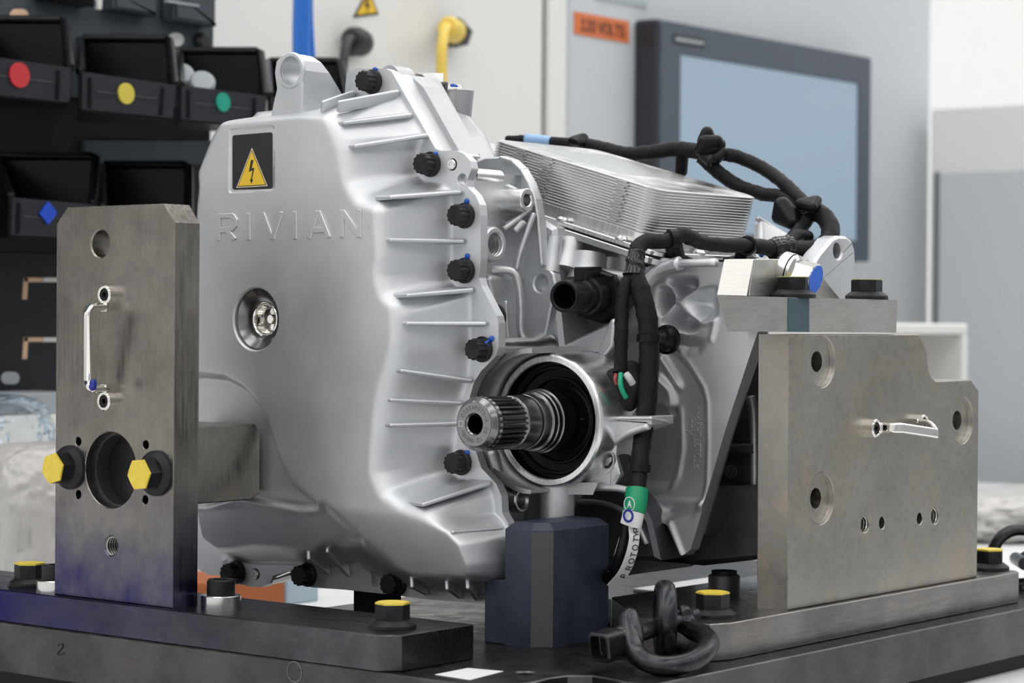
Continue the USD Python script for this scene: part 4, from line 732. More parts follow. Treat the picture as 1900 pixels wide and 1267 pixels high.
# rear lug and upper housing on the right
lg = [(1480, 560), (1500, 505), (1521, 470), (1538, 450), (1545, 442), (1556, 437), (1572, 438), (1583, 447), (1588, 465), (1590, 560)]
lm = toM(prism(Polygon(XZ(lg, -.103)).buffer(-.001).buffer(.001), 'Y', -.103, -.088, .0022)) - bore('-Y', U(1555, 465, 1, -.103), .0060, .04, .0014, 40)
part(D, 'mounting_lug', lm, 'cast_alu', smooth=40, label='rounded mounting lug with a hole behind the blue bolt')
part(D, 'upper_case', hull((UD(1413, 420, 1.80), .004), (UD(1470, 450, 1.82), .004), (UD(1515, 480, 1.86), .004), (UD(1413, 520, 1.75), .006), (UD(1515, 560, 1.84), .006), (UD(1413, 420, 1.95), .006), (UD(1540, 560, 1.95), .006)), 'cast_alu', smooth=40)
part(D, 'upper_case_rib', tube([UD(1405, 405, 1.80), UD(1440, 428, 1.81), UD(1470, 450, 1.815)], .0022, 10, 4), 'cast_alu', smooth=True)
# ------------------------------------------------------------------ plate oil cooler on top
tl = math.radians(15.5); CO = L([.148, -.0452, 1.3118])
HM = np.eye(4); HM[:3, 0] = [1, 0, 0]; HM[:3, 1] = [0, math.cos(tl), math.sin(tl)]; HM[:3, 2] = [0, -math.sin(tl), math.cos(tl)]; HM[:3, 3] = CO
K = thing('oil_cooler', 'stacked-plate aluminium oil cooler mounted aslant on the drive unit', 'oil cooler', HM[:3, 3], R=HM[:3, :3])
LX, LY = .134, .160; fin = rrect(0, LX, 0, LY, .014); NP = 16; PT = .00205
for k_ in range(NP):
    z1 = -PT * k_; z0 = z1 - PT
    body = prism(fin.buffer(-.0018), 'Z', z0, z1 - .0004, .0001); lip = prism(fin, 'Z', z1 - .00095, z1, .00022)
    part(K, 'cooler_plate', cat(body, lip), 'fin_alu', local=True, smooth=30)
part(K, 'top_plate', prism(fin.buffer(-.0016), 'Z', -.0006, .0003, .0001), 'cooler_top', local=True, label='shiny top sheet of the cooler')
part(K, 'top_label', prism(rrect(.018, .118, .05, .135, .003), 'Z', .0003, .00042, .00004), 'fin_edge', local=True, label='pale printed patch on the top sheet')
for k_ in range(1, NP):
    for yy, sh_ in ((.100, 0), (.126, .0), (.030, 0)):
        part(K, 'clip_tab', box(-.0004, .0016, yy - .0015 * (k_ % 3), yy + .009 - .0015 * (k_ % 3), -PT * k_ - .0001, -PT * k_ + PT * .55, .0001), 'fin_alu', local=True)
ZB = -PT * NP
part(K, 'bottom_block', prism(fin.buffer(-.0005), 'Z', ZB - .0085, ZB, .0006), 'machined_alu', local=True)
bs = rrect(-.006, LX + .004, -.016, LY + .004, .010)
part(K, 'base_plate', prism(bs, 'Z', ZB - .0120, ZB - .0085, .0005), 'machined_alu', local=True)
part(K, 'gasket', prism(bs.buffer(-.001), 'Z', ZB - .0134, ZB - .0120, .0002), 'black_rubber', local=True)
part(K, 'mount_flange', prism(bs.buffer(.0008), 'Z', ZB - .0185, ZB - .0134, .0006), 'fin_alu', local=True)
for x_, y_ in ((-.001, .075), (-.001, .020), (.118, -.010), (.05, -.0105)):
    part(K, 'flange_screw', lathe([(0, ZB - .0085), (.0062, ZB - .0085), (.0062, ZB - .0072), (.0045, ZB - .0055), (0, ZB - .0050)], 32, trimesh.transformations.translation_matrix([x_, y_, 0])), 'bright_steel', local=True)
for x_, y_ in ((.003, .0265), (.124, -.012)):
    part(K, 'screw_mark', hull(((x_, y_ - .006, ZB - .0066), .0016), ((x_ + .001, y_ - .0045, ZB - .0066), .0016)), 'blue_paint', local=True)
# ------------------------------------------------------------------ wiring harness
W = thing('wiring_harness', 'black taped wiring harness looping round the cooler and down the unit', 'wiring harness', UD(1300, 450, 1.62))
def cable(px, r, name='cable', m='tape', bump=.0007, seed=1, seg=10, **kw): return part(W, name, tube([UD(*q) for q in px], np.array(r) * .80, 16, seg, bump, seed), m, smooth=True, **kw)
back = [(940, 258, 1.93), (985, 259, 1.92), (1040, 265, 1.90), (1085, 268, 1.885), (1130, 279, 1.87), (1165, 286, 1.86), (1205, 283, 1.85), (1250, 277, 1.845), (1285, 279, 1.84), (1315, 286, 1.83)]
cable(back, [.0035, .0045, .0055, .0068, .0075, .0072, .0072, .0075, .0078, .0080], seed=2)
cable([(1300, 290, 1.83), (1340, 325, 1.83), (1375, 347, 1.825), (1415, 360, 1.81), (1450, 365, 1.80), (1490, 385, 1.78)], [.0068, .0070, .0068, .0066, .0064, .0070], seed=3)
cable([(1310, 288, 1.83), (1350, 287, 1.83), (1385, 297, 1.83), (1425, 318, 1.82), (1460, 345, 1.80), (1490, 375, 1.78), (1512, 392, 1.77)], [.0060, .0066, .0066, .0066, .0066, .0068, .0070], seed=4)
cable([(1495, 385, 1.78), (1520, 395, 1.765), (1538, 415, 1.755), (1540, 438, 1.745), (1525, 458, 1.735), (1495, 463, 1.725), (1450, 462, 1.715)], [.0075, .0088, .0090, .0088, .0085, .0080, .0085], seed=5)
cable([(1505, 395, 1.775), (1495, 412, 1.765), (1478, 432, 1.755), (1468, 445, 1.745)], [.0062, .0066, .0062, .0065], seed=6)
cable([(1500, 440, 1.745), (1480, 437, 1.735), (1465, 450, 1.725)], [.006, .006, .006], seed=61)
cable([(1490, 462, 1.725), (1450, 465, 1.715), (1420, 459, 1.70), (1385, 455, 1.685), (1345, 455, 1.67), (1305, 450, 1.66), (1280, 440, 1.65), (1265, 436, 1.645), (1245, 444, 1.64), (1225, 448, 1.635), (1200, 448, 1.63), (1185, 458, 1.625), (1180, 475, 1.622)], [.0085, .0085, .0072, .0066, .0066, .0064, .0068, .0066, .0068, .0066, .0066, .0070, .0075], seed=7)
cable([(1181, 465, 1.622), (1178, 490, 1.620), (1176, 512, 1.618)], [.0072, .0080, .0088], 'branch_wrap', 'tape_gloss', .0018, 8, label='shiny wrapped branching point')
cable([(1470, 455, 1.715), (1450, 458, 1.712), (1430, 462, 1.706)], [.0090, .0100, .0088], 'branch_wrap', 'tape_gloss', .0018, 9)
cable([(1303, 283, 1.83), (1318, 290, 1.828), (1330, 296, 1.826)], [.0095, .0105, .0085], 'branch_wrap', 'tape_gloss', .0018, 10)
cable([(1178, 508, 1.618), (1188, 535, 1.616), (1198, 575, 1.615), (1204, 620, 1.615), (1204, 680, 1.615), (1201, 740, 1.613), (1196, 790, 1.61), (1190, 830, 1.605), (1186, 870, 1.60), (1183, 912, 1.595)], [.0075, .0082, .0088, .0090, .0088, .0086, .0082, .0078, .0072, .0070], seed=11)
cable([(1172, 510, 1.618), (1160, 530, 1.617), (1155, 560, 1.617), (1153, 610, 1.617), (1152, 650, 1.617), (1151, 690, 1.617)], [.0052, .0058, .0060, .0060, .0058, .0060], seed=12)
# connector with bare wires
ck = part(W, 'plug_housing', hull((UD(1138, 700, 1.622), .006), (UD(1172, 690, 1.628), .008), (UD(1180, 715, 1.625), .009), (UD(1150, 740, 1.618), .006), (UD(1166, 745, 1.620), .007)), 'black_rubber', smooth=True, label='black plug with coloured wires')
for px, mm, rr_ in (([(1152, 692, 1.606), (1151, 710, 1.603), (1155, 725, 1.603), (1162, 738, 1.605)], 'wire_green', .0018), ([(1162, 694, 1.606), (1168, 702, 1.604), (1174, 712, 1.606)], 'wire_grey', .0026), ([(1143, 694, 1.608), (1142, 704, 1.606), (1145, 714, 1.606)], 'wire_red', .0014)):
    part(W, 'wire', tube([UD(*q) for q in px], rr_, 10, 6), mm, smooth=True, parent=ck)
# clips and ties
def clip(c, d, r=.0105):
    o = UD(*c); F_ = ax_frame(d)
    p_ = part(W, 'clip', lathe([(0, 0), (r, 0), (r, .003), (r * .7, .0045), (r * .5, .010), (0, .010)], 32, fr(F_, o)), 'black_plastic', label='black plastic fir-tree clip')
    part(W, 'clip_lug', hull((o + F_[:, 2] * .004, .004), (o + F_[:, 2] * .016, .004)), 'black_plastic', parent=p_)
clip((1240, 630, 1.655), FR['-X'][:, 2]); clip((1240, 628, 1.640), [-.5, .3, 0], .009); clip((1158, 872, 1.612), [.8, .5, 0], .011)
def tie(px, d, r):
    part(W, 'cable_tie', lathe([(r, -.0028), (r + .0016, -.0026), (r + .0016, .0026), (r, .0028), (r, -.0028)], 28, fr(ax_frame(d), UD(*px))), 'black_plastic')
tie((1204, 627, 1.615), [0, 0, 1], .0072); tie((1187, 868, 1.60), [.1, 0, 1], .0062); tie((1248, 444, 1.64), [.8, -.5, .1], .0058); tie((1387, 456, 1.686), [.8, .3, 0], .0056); tie((1508, 392, 1.77), [.5, -.3, -1], .0074)
part(W, 'clip_foot', hull((UD(1250, 458, 1.645), .0065), (UD(1256, 478, 1.65), .006)), 'black_plastic', smooth=True)
part(W, 'clip_plate', hull((UD(1225, 480, 1.655), .0015), (UD(1272, 478, 1.655), .0015), (UD(1240, 470, 1.67), .0015), (UD(1288, 484, 1.67), .0015)), 'black_plastic')
part(W, 'clip_foot', hull((UD(1380, 463, 1.69), .006), (UD(1376, 480, 1.70), .0055)), 'black_plastic', smooth=True)
part(W, 'clip_plate', hull((UD(1345, 481, 1.70), .0015), (UD(1400, 481, 1.70), .0015), (UD(1372, 476, 1.715), .0015)), 'black_plastic')
part(W, 'clip_foot', hull((UD(1266, 285, 1.845), .0052), (UD(1264, 318, 1.85), .0050)), 'black_plastic', smooth=True)
for px in ([(1305, 262, 1.826), (1312, 246, 1.826), (1318, 262, 1.826)], [(1335, 268, 1.825), (1322, 275, 1.822), (1306, 278, 1.822)], [(1338, 282, 1.825), (1330, 292, 1.822)], [(1300, 278, 1.822), (1308, 262, 1.820), (1330, 262, 1.82)]):
    part(W, 'bundle_clip', hull(*[(UD(*q), .0050) for q in px]), 'black_plastic', smooth=True)
part(W, 'end_plug', hull((UD(1452, 382, 1.775), .007), (UD(1468, 402, 1.770), .008), (UD(1446, 402, 1.775), .006), (UD(1470, 412, 1.765), .006)), 'black_plastic', smooth=True, label='dangling black end plug of the harness')
part(W, 'bundle_clip', hull((UD(1485, 378, 1.765), .004), (UD(1515, 372, 1.762), .004), (UD(1508, 384, 1.755), .004)), 'black_plastic')
part(W, 'bundle_clip', hull((UD(1064, 262, 1.89), .0045), (UD(1082, 257, 1.885), .0045), (UD(1078, 266, 1.88), .004)), 'black_plastic')
part(W, 'pale_sleeve', tube([UD(*q) for q in ((975, 257, 1.915), (1000, 259, 1.91), (1022, 262, 1.905))], .0040, 12, 4), 'hose_pale', smooth=True, label='pale sleeve on the harness behind the cooler')
# green label, white flag and hanging lead
lead = [(1183, 905, 1.595), (1181, 930, 1.593), (1174, 955, 1.592), (1163, 978, 1.592), (1158, 1000, 1.592), (1150, 1030, 1.592), (1136, 1058, 1.602), (1115, 1079, 1.632), (1088, 1092, 1.665), (1060, 1098, 1.685)]
part(W, 'lead', tube([UD(*q) for q in lead], [.0050, .0050, .0048, .0036, .0034, .0036, .0044, .0050, .0050, .0050], 16, 8), 'black_plastic', smooth=True)
part(W, 'green_label', tube([UD(*q) for q in ((1182, 908, 1.595), (1180, 930, 1.592), (1176, 951, 1.590))], .0078, 20, 4), 'label_green', smooth=30, label='green wrapped label with a white emblem')
part(W, 'white_label', tube([UD(*q) for q in ((1176, 950, 1.590), (1172, 968, 1.589), (1170, 975, 1.589))], .0074, 20, 4), 'label_white', smooth=30)
eo = UD(1168, 935, 1.580); Fv = np.stack([RC[:, 0], RC[:, 1], RC[:, 2]], 1); Fv = trimesh.transformations.rotation_matrix(-.75, [0, 0, 1])[:3, :3] @ Fv
part(W, 'emblem', cat(tf(lathe([(.0044, 0), (.0049, 0), (.0049, .0004), (.0044, .0004), (.0044, 0)], 32), fr(Fv, eo)), tf(prism(Polygon([(-.002, -.0028), (0, .0028), (.002, -.0028), (0, -.0008)]), 'Z', 0, .0004, .0001), fr(Fv, eo))), 'label_white', label='white ring and arrow emblem')
eo = UD(1166, 957, 1.580)
part(W, 'emblem', tf(lathe([(.0030, 0), (.0046, 0), (.0046, .0004), (.0030, .0004), (.0030, 0)], 32), fr(Fv, eo)), 'label_blue', label='blue ring emblem')
def ribbon(a, b, name, m, **kw):
    a_, b_ = spline([UD(*q) for q in a], 8), spline([UD(*q) for q in b], 8); n_ = len(a_); nv = np.cross(np.gradient(a_, axis=0), b_ - a_); nv /= np.linalg.norm(nv, axis=1, keepdims=True)
    V = np.stack([a_, b_, b_ + nv * .0003, a_ + nv * .0003], 1).reshape(-1, 3); F = []
    for i_ in range(n_ - 1):
        for c_ in range(4):
            p_, q_ = i_ * 4 + c_, i_ * 4 + (c_ + 1) % 4; F += [[p_, q_, q_ + 4], [p_, q_ + 4, p_ + 4]]
    F += [[0, 2, 1], [0, 3, 2], [n_ * 4 - 4, n_ * 4 - 3, n_ * 4 - 2], [n_ * 4 - 4, n_ * 4 - 2, n_ * 4 - 1]]
    return part(W, name, trimesh.Trimesh(V, np.array(F), process=False), m, smooth=30, **kw), a_, b_
fa = [(1168, 962, 1.584), (1166, 980, 1.584), (1167, 1000, 1.583), (1160, 1030, 1.584), (1147, 1060, 1.588), (1126, 1085, 1.594)]
fb_ = [(1188, 962, 1.588), (1187, 980, 1.588), (1186, 1000, 1.587), (1181, 1030, 1.588), (1168, 1062, 1.592), (1144, 1090, 1.598)]
rp, ra, rb_ = ribbon(fa, fb_, 'white_flag', 'label_white', label='white flag label with printed capitals')
ribbon([(1160, 966, 1.590), (1148, 1000, 1.592), (1139, 1030, 1.594), (1128, 1060, 1.598)], [(1163, 970, 1.596), (1155, 1000, 1.600), (1147, 1032, 1.602), (1134, 1058, 1.604)], 'flag_back', 'label_white')
s_ = 'PROTOTYPE'; idx = np.linspace(len(ra) - 6, 9, len(s_)).astype(int); ms = []
for ch, i_ in zip(s_, idx):
    d_ = ra[i_ - 1] - ra[i_ + 1]; d_ /= np.linalg.norm(d_); v_ = ra[i_] - rb_[i_]; v_ = v_ - d_ * (v_ @ d_); v_ /= np.linalg.norm(v_); n3 = np.cross(d_, v_)
    Rm = np.stack([d_, v_, n3], 1); o_ = rb_[i_] * .92 + ra[i_] * .08
    s1 = o_ + n3 * .0006
    ms.append(text(ch, .0045, fr(Rm, s1), .0002))
part(W, 'printed_text', cat(*ms), 'label_ink', parent=rp, label='black printed capitals along the flag')
# ------------------------------------------------------------------ machine cabinets behind the bench
YC = 1.06
def cx(u, y_=YC, v=300): return U(u, v, 1, y_)[0]
t = thing('machine_cabinet', 'white machine cabinet with cable connectors behind the bin rack', 'cabinet', (.9, YC + .3, 0))
part(t, 'body', box(cx(250), cx(1007), YC, YC + .6, 0, 2.3, .004), 'white_panel')
part(t, 'edge_trim', box(cx(1009.5), cx(1012), YC + .004, YC + .3, 0, 2.3, .001), 'seam_dark')
t = thing('control_cabinet', 'light grey control cabinet carrying the monitor', 'cabinet', (2.0, YC + .3, 0))
part(t, 'door', box(cx(1048), cx(1722), YC - .004, YC + .6, 0, 2.3, .006), 'grey_panel')
part(t, 'corner_post', box(cx(1014), cx(1046), YC - .006, YC + .3, 0, 2.3, .004), 'white_panel', label='white corner post beside the door')
part(t, 'name_plate', prism(Polygon(XZ([(1105, -14), (1199, 2), (1199, 16), (1105, -1)], YC - .004)), 'Y', YC - .006, YC, .0005), 'rail_grey')
S_ = Polygon(XZ([(1065, 21), (1167, 39.5), (1167, 80.5), (1065, 63)], YC - .005)); op_ = single('voltage_sticker', prism(S_, 'Y', YC - .0055, YC - .0040, .0002), 'orange_label', 'orange sticker with dark capitals on the grey cabinet', 'sticker')
o = L([U(1077, 56, 1, YC - .006)[0], YC - .0055, U(1077, 56, 1, YC - .006)[2]]); wd_ = U(1157, 70, 1, YC - .006)[0] - o[0]; hh_ = (U(1077, 34, 1, YC)[2] - U(1077, 56, 1, YC)[2])
m = text('120 VOLTS', hh_, fr('-Y', o), .0006, True, width=wd_); pv = stage.GetPrimAtPath(op_); tr = UsdGeom.Mesh(pv).GetPrim().GetAttribute('xformOp:translate').Get()
m.apply_translation(-L(tr)); g = usdkit.mesh(stage, op_ + '/printed_text', m, MATS['label_ink'])
# warning triangle on the white cabinet
tq = XZ([(683, -22), (702, 27), (654, 33)], YC); tp = Polygon(tq)
t = thing('warning_sticker', 'yellow triangular warning sticker on the white cabinet', 'sticker', (tq[0][0], YC, tq[:, 1].min()))
part(t, 'border', prism(tp, 'Y', YC - .0012, YC + .001, .0002), 'label_ink'); part(t, 'triangle', prism(tp.buffer(-.003, join_style=2), 'Y', YC - .0018, YC, .0002), 'label_yellow')
part(t, 'lightning_bolt', prism(Polygon(XZ([(678, -5), (684, -6), (679, 8), (685, 7), (678, 26), (680, 12), (674, 13)], YC)).buffer(0), 'Y', YC - .0024, YC, .0002), 'label_ink')
# monitor
mq = XZ([(1226, 38), (1615, 106), (1613, 486), (1226, 520)], YC - .05); x0, x1 = mq[0][0], mq[1][0]; z1 = (mq[0][1] + mq[1][1]) / 2; z0 = mq[2][1]
t = thing('monitor', 'flat wall monitor with slate bezel on the grey cabinet', 'monitor', ((x0 + x1) / 2, YC - .02, z0))
part(t, 'housing', box(x0 - .004, x1, YC - .0465, YC - .004, z0, z1 + .002, .004), 'bezel_side')
part(t, 'bezel', prism(Polygon(rrect(x0, x1, z0, z1, .006).exterior.coords, [list(rrect(U(1262, 103, 1, YC - .05)[0], U(1592, 150, 1, YC - .05)[0], z0 + .035, U(1400, 124, 1, YC - .05)[2], .002).exterior.coords)]), 'Y', YC - .052, YC - .046, .0012), 'bezel')
part(t, 'screen', box(x0 + .02, x1 - .01, YC - .0490, YC - .0462, z0 + .02, z1 - .02, .0003), 'screen')
bq = XZ([(1250, 62), (1306, 72), (1306, 88), (1250, 79)], YC - .052)
part(t, 'badge', prism(Polygon(bq), 'Y', YC - .0545, YC - .051, .0006), 'bezel_side', label='small dark badge on the bezel')
bq = XZ([(1254, 69), (1306, 78), (1306, 83), (1254, 75)], YC - .055)
part(t, 'badge_line', prism(Polygon(bq), 'Y', YC - .0552, YC - .054, .0002), 'rail_grey')
# cable connectors on the white cabinet
o = U(652, 79, 1, YC); dc = L([-1, -.55, 0.0]); Fc = ax_frame(dc); dc = Fc[:, 2]
t = thing('black_connector', 'round black cable connector on the white cabinet', 'connector', o)
part(t, 'gland', cat(lathe([(0, -.012), (.018, -.012), (.018, .012), (.016, .014), (.016, .028), (.011, .034), (0, .034)], 40, fr(Fc, o + [0, -.012, 0])), cylM('-Y', o, .018, .012, back=.002)), 'cable_black')
part(t, 'cable', tube([o + [0, -.012, 0] + dc * .03, o + dc * .055 + [0, -.012, -.004], o + dc * .075 + [0, -.012, -.025], o + dc * .085 + [0, -.012, -.07], o + dc * .09 + [0, -.012, -.14]], .006, 14, 8), 'cable_black', smooth=True)
o = U(828, 64, 1, YC)
t = thing('yellow_connector', 'yellow cable plug with a black gland on the white cabinet', 'connector', o)
oo = o + [0, -.020, 0]
part(t, 'gland', cat(tf(prism(hexa(.020, .2), 'Z', -.010, .022, .002), fr(Fc, oo)), cylM('-Y', o, .018, .02, back=.003)), 'cable_black')
part(t, 'plug_body', lathe([(0, .018), (.015, .018), (.0165, .024), (.0155, .062), (.012, .072), (0, .072)], 36, fr(Fc, oo)), 'connector_yellow', label='yellow plug body')
part(t, 'cable', tube([oo + dc * .068, oo + dc * .090 + [0, 0, -.006], oo + dc * .106 + [0, 0, -.034], oo + dc * .106 + [0, 0, -.08], oo + dc * .098 + [0, 0, -.18]], .0072, 14, 8), 'connector_yellow', smooth=True)
t = thing('blue_hose', 'pair of blue hoses hanging in front of the white cabinet', 'hose', UD(565, 120, 2.7))
part(t, 'hose', tube([UD(561, -30, 2.7), UD(560, 20, 2.7), UD(559, 70, 2.7), UD(560, 135, 2.7)], .0105, 14, 6), 'hose_blue', smooth=True)
part(t, 'hose', tube([UD(574, -30, 2.72), UD(574, 20, 2.72), UD(576, 70, 2.72), UD(580, 135, 2.72)], .0045, 14, 6), 'hose_blue', smooth=True)
part(t, 'hose', tube([UD(567, -30, 2.71), UD(567, 20, 2.71), UD(569, 70, 2.71), UD(571, 135, 2.71)], .0040, 14, 6), 'hose_pale', smooth=True)
# far right: second cabinet and an open white frame
X3 = U(1738, 400, 1, 1.0)[0]
zt_ = U(1800, 195, 0, X3)[2]; zd = U(1820, 316, 0, X3)[2]
t = thing('side_cabinet', 'pale cabinet with a grey door at the right behind the bench', 'cabinet', (X3 + .4, .2, 0))
part(t, 'body', box(X3 + .012, X3 + .8, -1.2, 1.02, 0, zt_, .004), 'white_panel')
part(t, 'door', box(X3, X3 + .014, -1.2, U(1741, 400, 0, X3)[1], .1, zd, .003), 'grey_panel')
part(t, 'door_gap', box(X3 + .006, X3 + .013, U(1741, 400, 0, X3)[1], U(1729, 400, 0, X3)[1], .1, zd, .001), 'seam_dark')
YW_ = .62; xa, xb = cx(1640, YW_, 600), cx(1797, YW_, 600); zf = U(1720, 600, 1, YW_)[2]
t = thing('open_frame', 'small white open-fronted box on the bench behind the step plate', 'box', ((xa + xb) / 2, YW_ + .1, .951))
part(t, 'top', box(xa, xb, YW_, YW_ + .22, zf - .016, zf, .003), 'white_panel'); part(t, 'side', box(xb - .016, xb, YW_, YW_ + .22, .951, zf - .016, .002), 'white_panel')
part(t, 'side', box(xa, xa + .016, YW_, YW_ + .22, .951, zf - .016, .002), 'white_panel'); part(t, 'back', box(xa + .016, xb - .016, YW_ + .20, YW_ + .22, .951, zf - .016, .002), 'white_panel')
def crumple(ctr, size, seed, amp, freq, sub=5):
    m = trimesh.creation.icosphere(sub); v = m.vertices; v = np.sign(v) * np.abs(v) ** .55; v = v / np.abs(v).max(0)
    n_ = 1 - np.abs(meshkit.fbm(v * freq + seed, 4, seed) - .5) * 4
    m.vertices = (v * (1 + (n_ * amp)[:, None])) * np.asarray(size) / 2 + np.asarray(ctr)
    m.vertices[:, 2] = np.maximum(m.vertices[:, 2], .9512); return m
b_ = U(1880, 985, 1, .35)
single('wrapped_roll', crumple([b_[0] + .05, .35, .976], (.36, .16, .060), 5, .10, 2.5), 'poly_bag', 'crumpled white plastic wrap lying on the bench at the far right', 'wrap', smooth=True)
# boxes on the bench behind the unit
def bench_box(name, label, m, u0, u1, Y, h, d):
    single(name, box(cx(u0, Y, 1090), cx(u1, Y, 1090), Y, Y + d, .951, .951 + h, .0015), m, label, 'box')
bench_box('orange_box', 'orange-brown box on the bench behind the left bar', 'orange_box', 382, 529, .52, .030, .12)
bench_box('pale_box', 'pale blue box on the bench right of the orange box', 'blue_box', 531, 592, .53, .032, .1)
bench_box('white_box', 'small white box left of the orange box', 'white_panel', 340, 379, .60, .05, .1)
bench_box('grey_box', 'low dark grey box on the bench behind the rest block', 'rack_grey', 594, 720, .66, .03, .1)
# ------------------------------------------------------------------ bin rack at the left
YR = .850
t = thing('bin_rack', 'black perforated steel rack panel that holds the bins', 'rack', (.1, YR, .951))
xr = cx(397, YR, 60); z_mid = U(200, 240, 1, YR)[2]; z_low = U(50, 727, 1, YR)[2]; z_sp = U(50, 470, 1, YR)[2]
part(t, 'upper_panel', box(-.6, xr, YR, YR + .012, z_mid + .03, 2.0, .001), 'rack_grey')
part(t, 'middle_panel', box(-.6, xr, YR + .004, YR + .014, z_sp, z_mid + .03, .001), 'rack_black')
part(t, 'lower_panel', box(-.6, xr, YR, YR + .012, z_low, z_sp, .001), 'rack_black')
def strip_on(px, Y, th=.002): return prism(Polygon(XZ(px, Y)).buffer(.0001), 'Y', Y - th, Y + .004, .0004)
part(t, 'cross_rail', strip_on([(150, 262), (420, 262), (420, 304), (150, 304)], YR + .004, .006), 'rack_grey')
def slot(px, m): part(t, 'slot', strip_on(px, YR, .0006), m, label='pale slot seen through the rack panel')
def stad(u0, v0, u1, v1): return np.array(rrect(u0, u1, v0, v1, min(u1 - u0, v1 - v0) * .49).exterior.coords)
slot(stad(18, 17, 53, 42), 'peach'); slot(stad(311, 61, 341, 86), 'white_panel'); slot(stad(2, 690, 36, 713), 'rail_grey')
for v in (519, 630):
    slot([(44, v - 4), (80, v - 4), (80, v + 4), (44, v + 4)], 'peach'); slot([(78, v - 4), (112, v - 4), (112, v + 4), (78, v + 4)], 'white_panel'); slot([(44, v - 4), (52, v - 4), (50, v + 36), (41, v + 36)], 'peach')
part(t, 'bolt_head', lathe([(0, 0), (.010, 0), (.010, .005), (.007, .009), (0, .009)], 24, fr('-Y', U(371, 78, 1, YR))), 'cable_black')
for q_, m_ in (([(60, -12), (152, 2), (150, 15), (62, 2)], 'rack_black'), ([(186, -14), (266, -2), (266, 33), (186, 19)], 'rack_grey'), ([(298, -14), (376, -2), (376, 52), (298, 38)], 'rack_grey')):
    part(t, 'tool_holder', prism(Polygon(XZ(q_, YR)).buffer(.0001), 'Y', YR - .022, YR, .003), m_)
part(t, 'holder_strip', strip_on([(309, -1), (369, 9), (369, 14), (309, 4)], YR - .022, .001), 'rail_grey'); part(t, 'holder_strip', strip_on([(179, -16), (190, -14), (188, 18), (180, 17)], YR - .022, .001), 'white_panel')
part(t, 'shelf_rail', box(-.6, cx(140, YR - .06, 745), YR - .06, YR, U(50, 770, 1, YR - .06)[2], U(50, 729, 1, YR - .06)[2], .002), 'rail_grey', label='pale grey rail under the rack panel')
def slab(p, th, m_, name, t_, **kw):
    p = np.array(p); n_ = np.cross(p[1] - p[0], p[2] - p[0]); n_ /= np.linalg.norm(n_)
    part(t_, name, trimesh.convex.convex_hull(np.vstack([p - n_ * th / 2, p + n_ * th / 2])), m_, smooth=20, **kw)
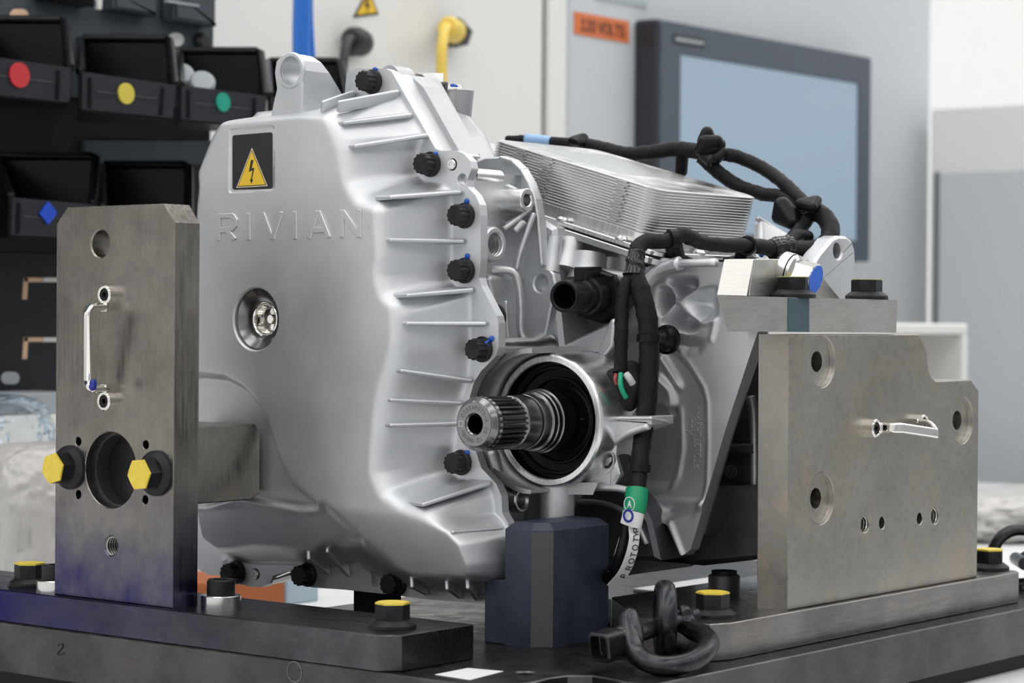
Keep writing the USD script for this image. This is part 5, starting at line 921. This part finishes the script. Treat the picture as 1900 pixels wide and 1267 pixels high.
def bin_(label, FLt, FLb, FRt, FRb, BL, BR, dot=None, dm=None, dr=14, Y=.70):
    f = lambda q: U(*q, 1, Y); a, b, c, d = f(FLt), f(FLb), f(FRt), f(FRb); dep = P((a + c) / 2)[2] + .13
    e, g_ = UD(*BL, dep), UD(*BR, dep); zb_ = min(b[2], d[2]); e2, g2 = e.copy(), g_.copy(); e2[2] = g2[2] = zb_ + .004
    b = L([b[0], b[1], zb_]); d = L([d[0], d[1], zb_]); t_ = thing('storage_bin', label, 'bin', (a + d) / 2 * [1, 1, 0] + [0, 0, zb_], 'black open-front bins on the rack')
    slab([a, c, d, b], .004, 'bin_face', 'front_lip', t_); slab([a, b, e2, e], .0035, 'bin_plastic', 'side_wall', t_); slab([c, d, g2, g_], .0035, 'bin_plastic', 'side_wall', t_)
    slab([e, g_, g2, e2], .0035, 'bin_plastic', 'back_wall', t_); slab([b, d, g2, e2], .0035, 'bin_plastic', 'bottom', t_)
    part(t_, 'rim', tube([a, e + (a - e) * .06, e + (g_ - e) * .05, g_ + (e - g_) * .05, g_ + (c - g_) * .06, c], .0048, 12, 1), 'bin_plastic', smooth=True)
    nrm = np.cross(c - a, b - a); nrm /= np.linalg.norm(nrm); nrm = nrm if nrm[1] < 0 else -nrm
    for k_ in (.08, .86):
        q0 = a + (c - a) * k_; q1 = b + (d - b) * k_
        part(t_, 'label_groove', hull((q0 * .85 + q1 * .15 + nrm * .002, .0022), (q0 * .1 + q1 * .9 + nrm * .002, .0022)), 'bin_plastic', smooth=True)
    q0, q1 = a * .5 + b * .5, c * .5 + d * .5
    part(t_, 'label_ridge', hull((q0 * .85 + q1 * .15 + nrm * .0018, .0012), (q0 * .2 + q1 * .8 + nrm * .0018, .0012)), 'bin_face', smooth=True)
    if dot:
        o = U(*dot, 1, Y); part(t_, 'colour_dot', prism(dr if isinstance(dr, Polygon) else circ((o[0], o[2]), dr * .00072, 28), 'Y', o[1] - .0042, o[1], .0002), dm, label='round coloured sticker')
    return t_
bin_('black bin with a red dot, at the left picture edge', (-45, 101), (-45, 160), (130, 126), (126, 190), (-45, 37), (120, 37), (32, 140), 'dot_red', 16)
bin_('black bin with a yellow dot', (150, 133), (150, 196), (324, 158), (318, 219), (148, 72), (314, 72), (230, 174), 'dot_yellow', 14)
b3 = bin_('black bin with a green dot and clear bottles inside', (334, 158), (334, 216), (492, 178), (487, 236), (332, 95), (483, 95), (410, 190), 'dot_green', 13)
bin_('black bin mostly hidden behind the lifting eye', (500, 178), (500, 240), (650, 198), (646, 256), (496, 114), (631, 114))
dq = XZ([(85, 378), (98, 395), (85, 413), (72, 397)], .70)
bin_('black bin with a blue diamond sticker, in the lower row', (20, 366), (18, 430), (172, 380), (166, 442), (-8, 290), (178, 290), (85, 396), 'dot_blue', Polygon(dq).buffer(.0015))
bin_('black bin in the lower row, behind the top of the upright plate', (190, 386), (188, 450), (350, 406), (345, 468), (188, 306), (350, 306))
for c_, r_, tl_ in ((UD(376, 150, 2.38), .0135, .04), (UD(338, 135, 2.40), .013, .05)):
    d_ = L([.45, .6, -.35]); single('clear_bottle', lathe([(0, 0), (r_ * .8, 0), (r_, .003), (r_, tl_), (0, tl_)], 28, fr(ax_frame(d_), c_)), 'rail_grey', 'grey bottle lying in the green-dotted bin, %s' % ('right one' if r_ > .0132 else 'left one'), 'bottle')
# plastic bags under the rack
xm = (cx(-60, .72, 900), cx(150, .72, 900))
single('plastic_bag', crumple([(xm[0] + xm[1]) / 2, .70, .951 + .072], (xm[1] - xm[0], .10, .15), 3, .07, 3.0), 'poly_bag', 'crumpled translucent plastic bag standing on the bench under the rack', 'bag', smooth=True)
single('film_bag', crumple([(xm[0] + xm[1]) / 2, .775, 1.085], (xm[1] - xm[0], .05, .11), 9, .09, 3.5), 'clear_film', 'clear film bag sticking up behind the crumpled bag', 'bag', smooth=True)
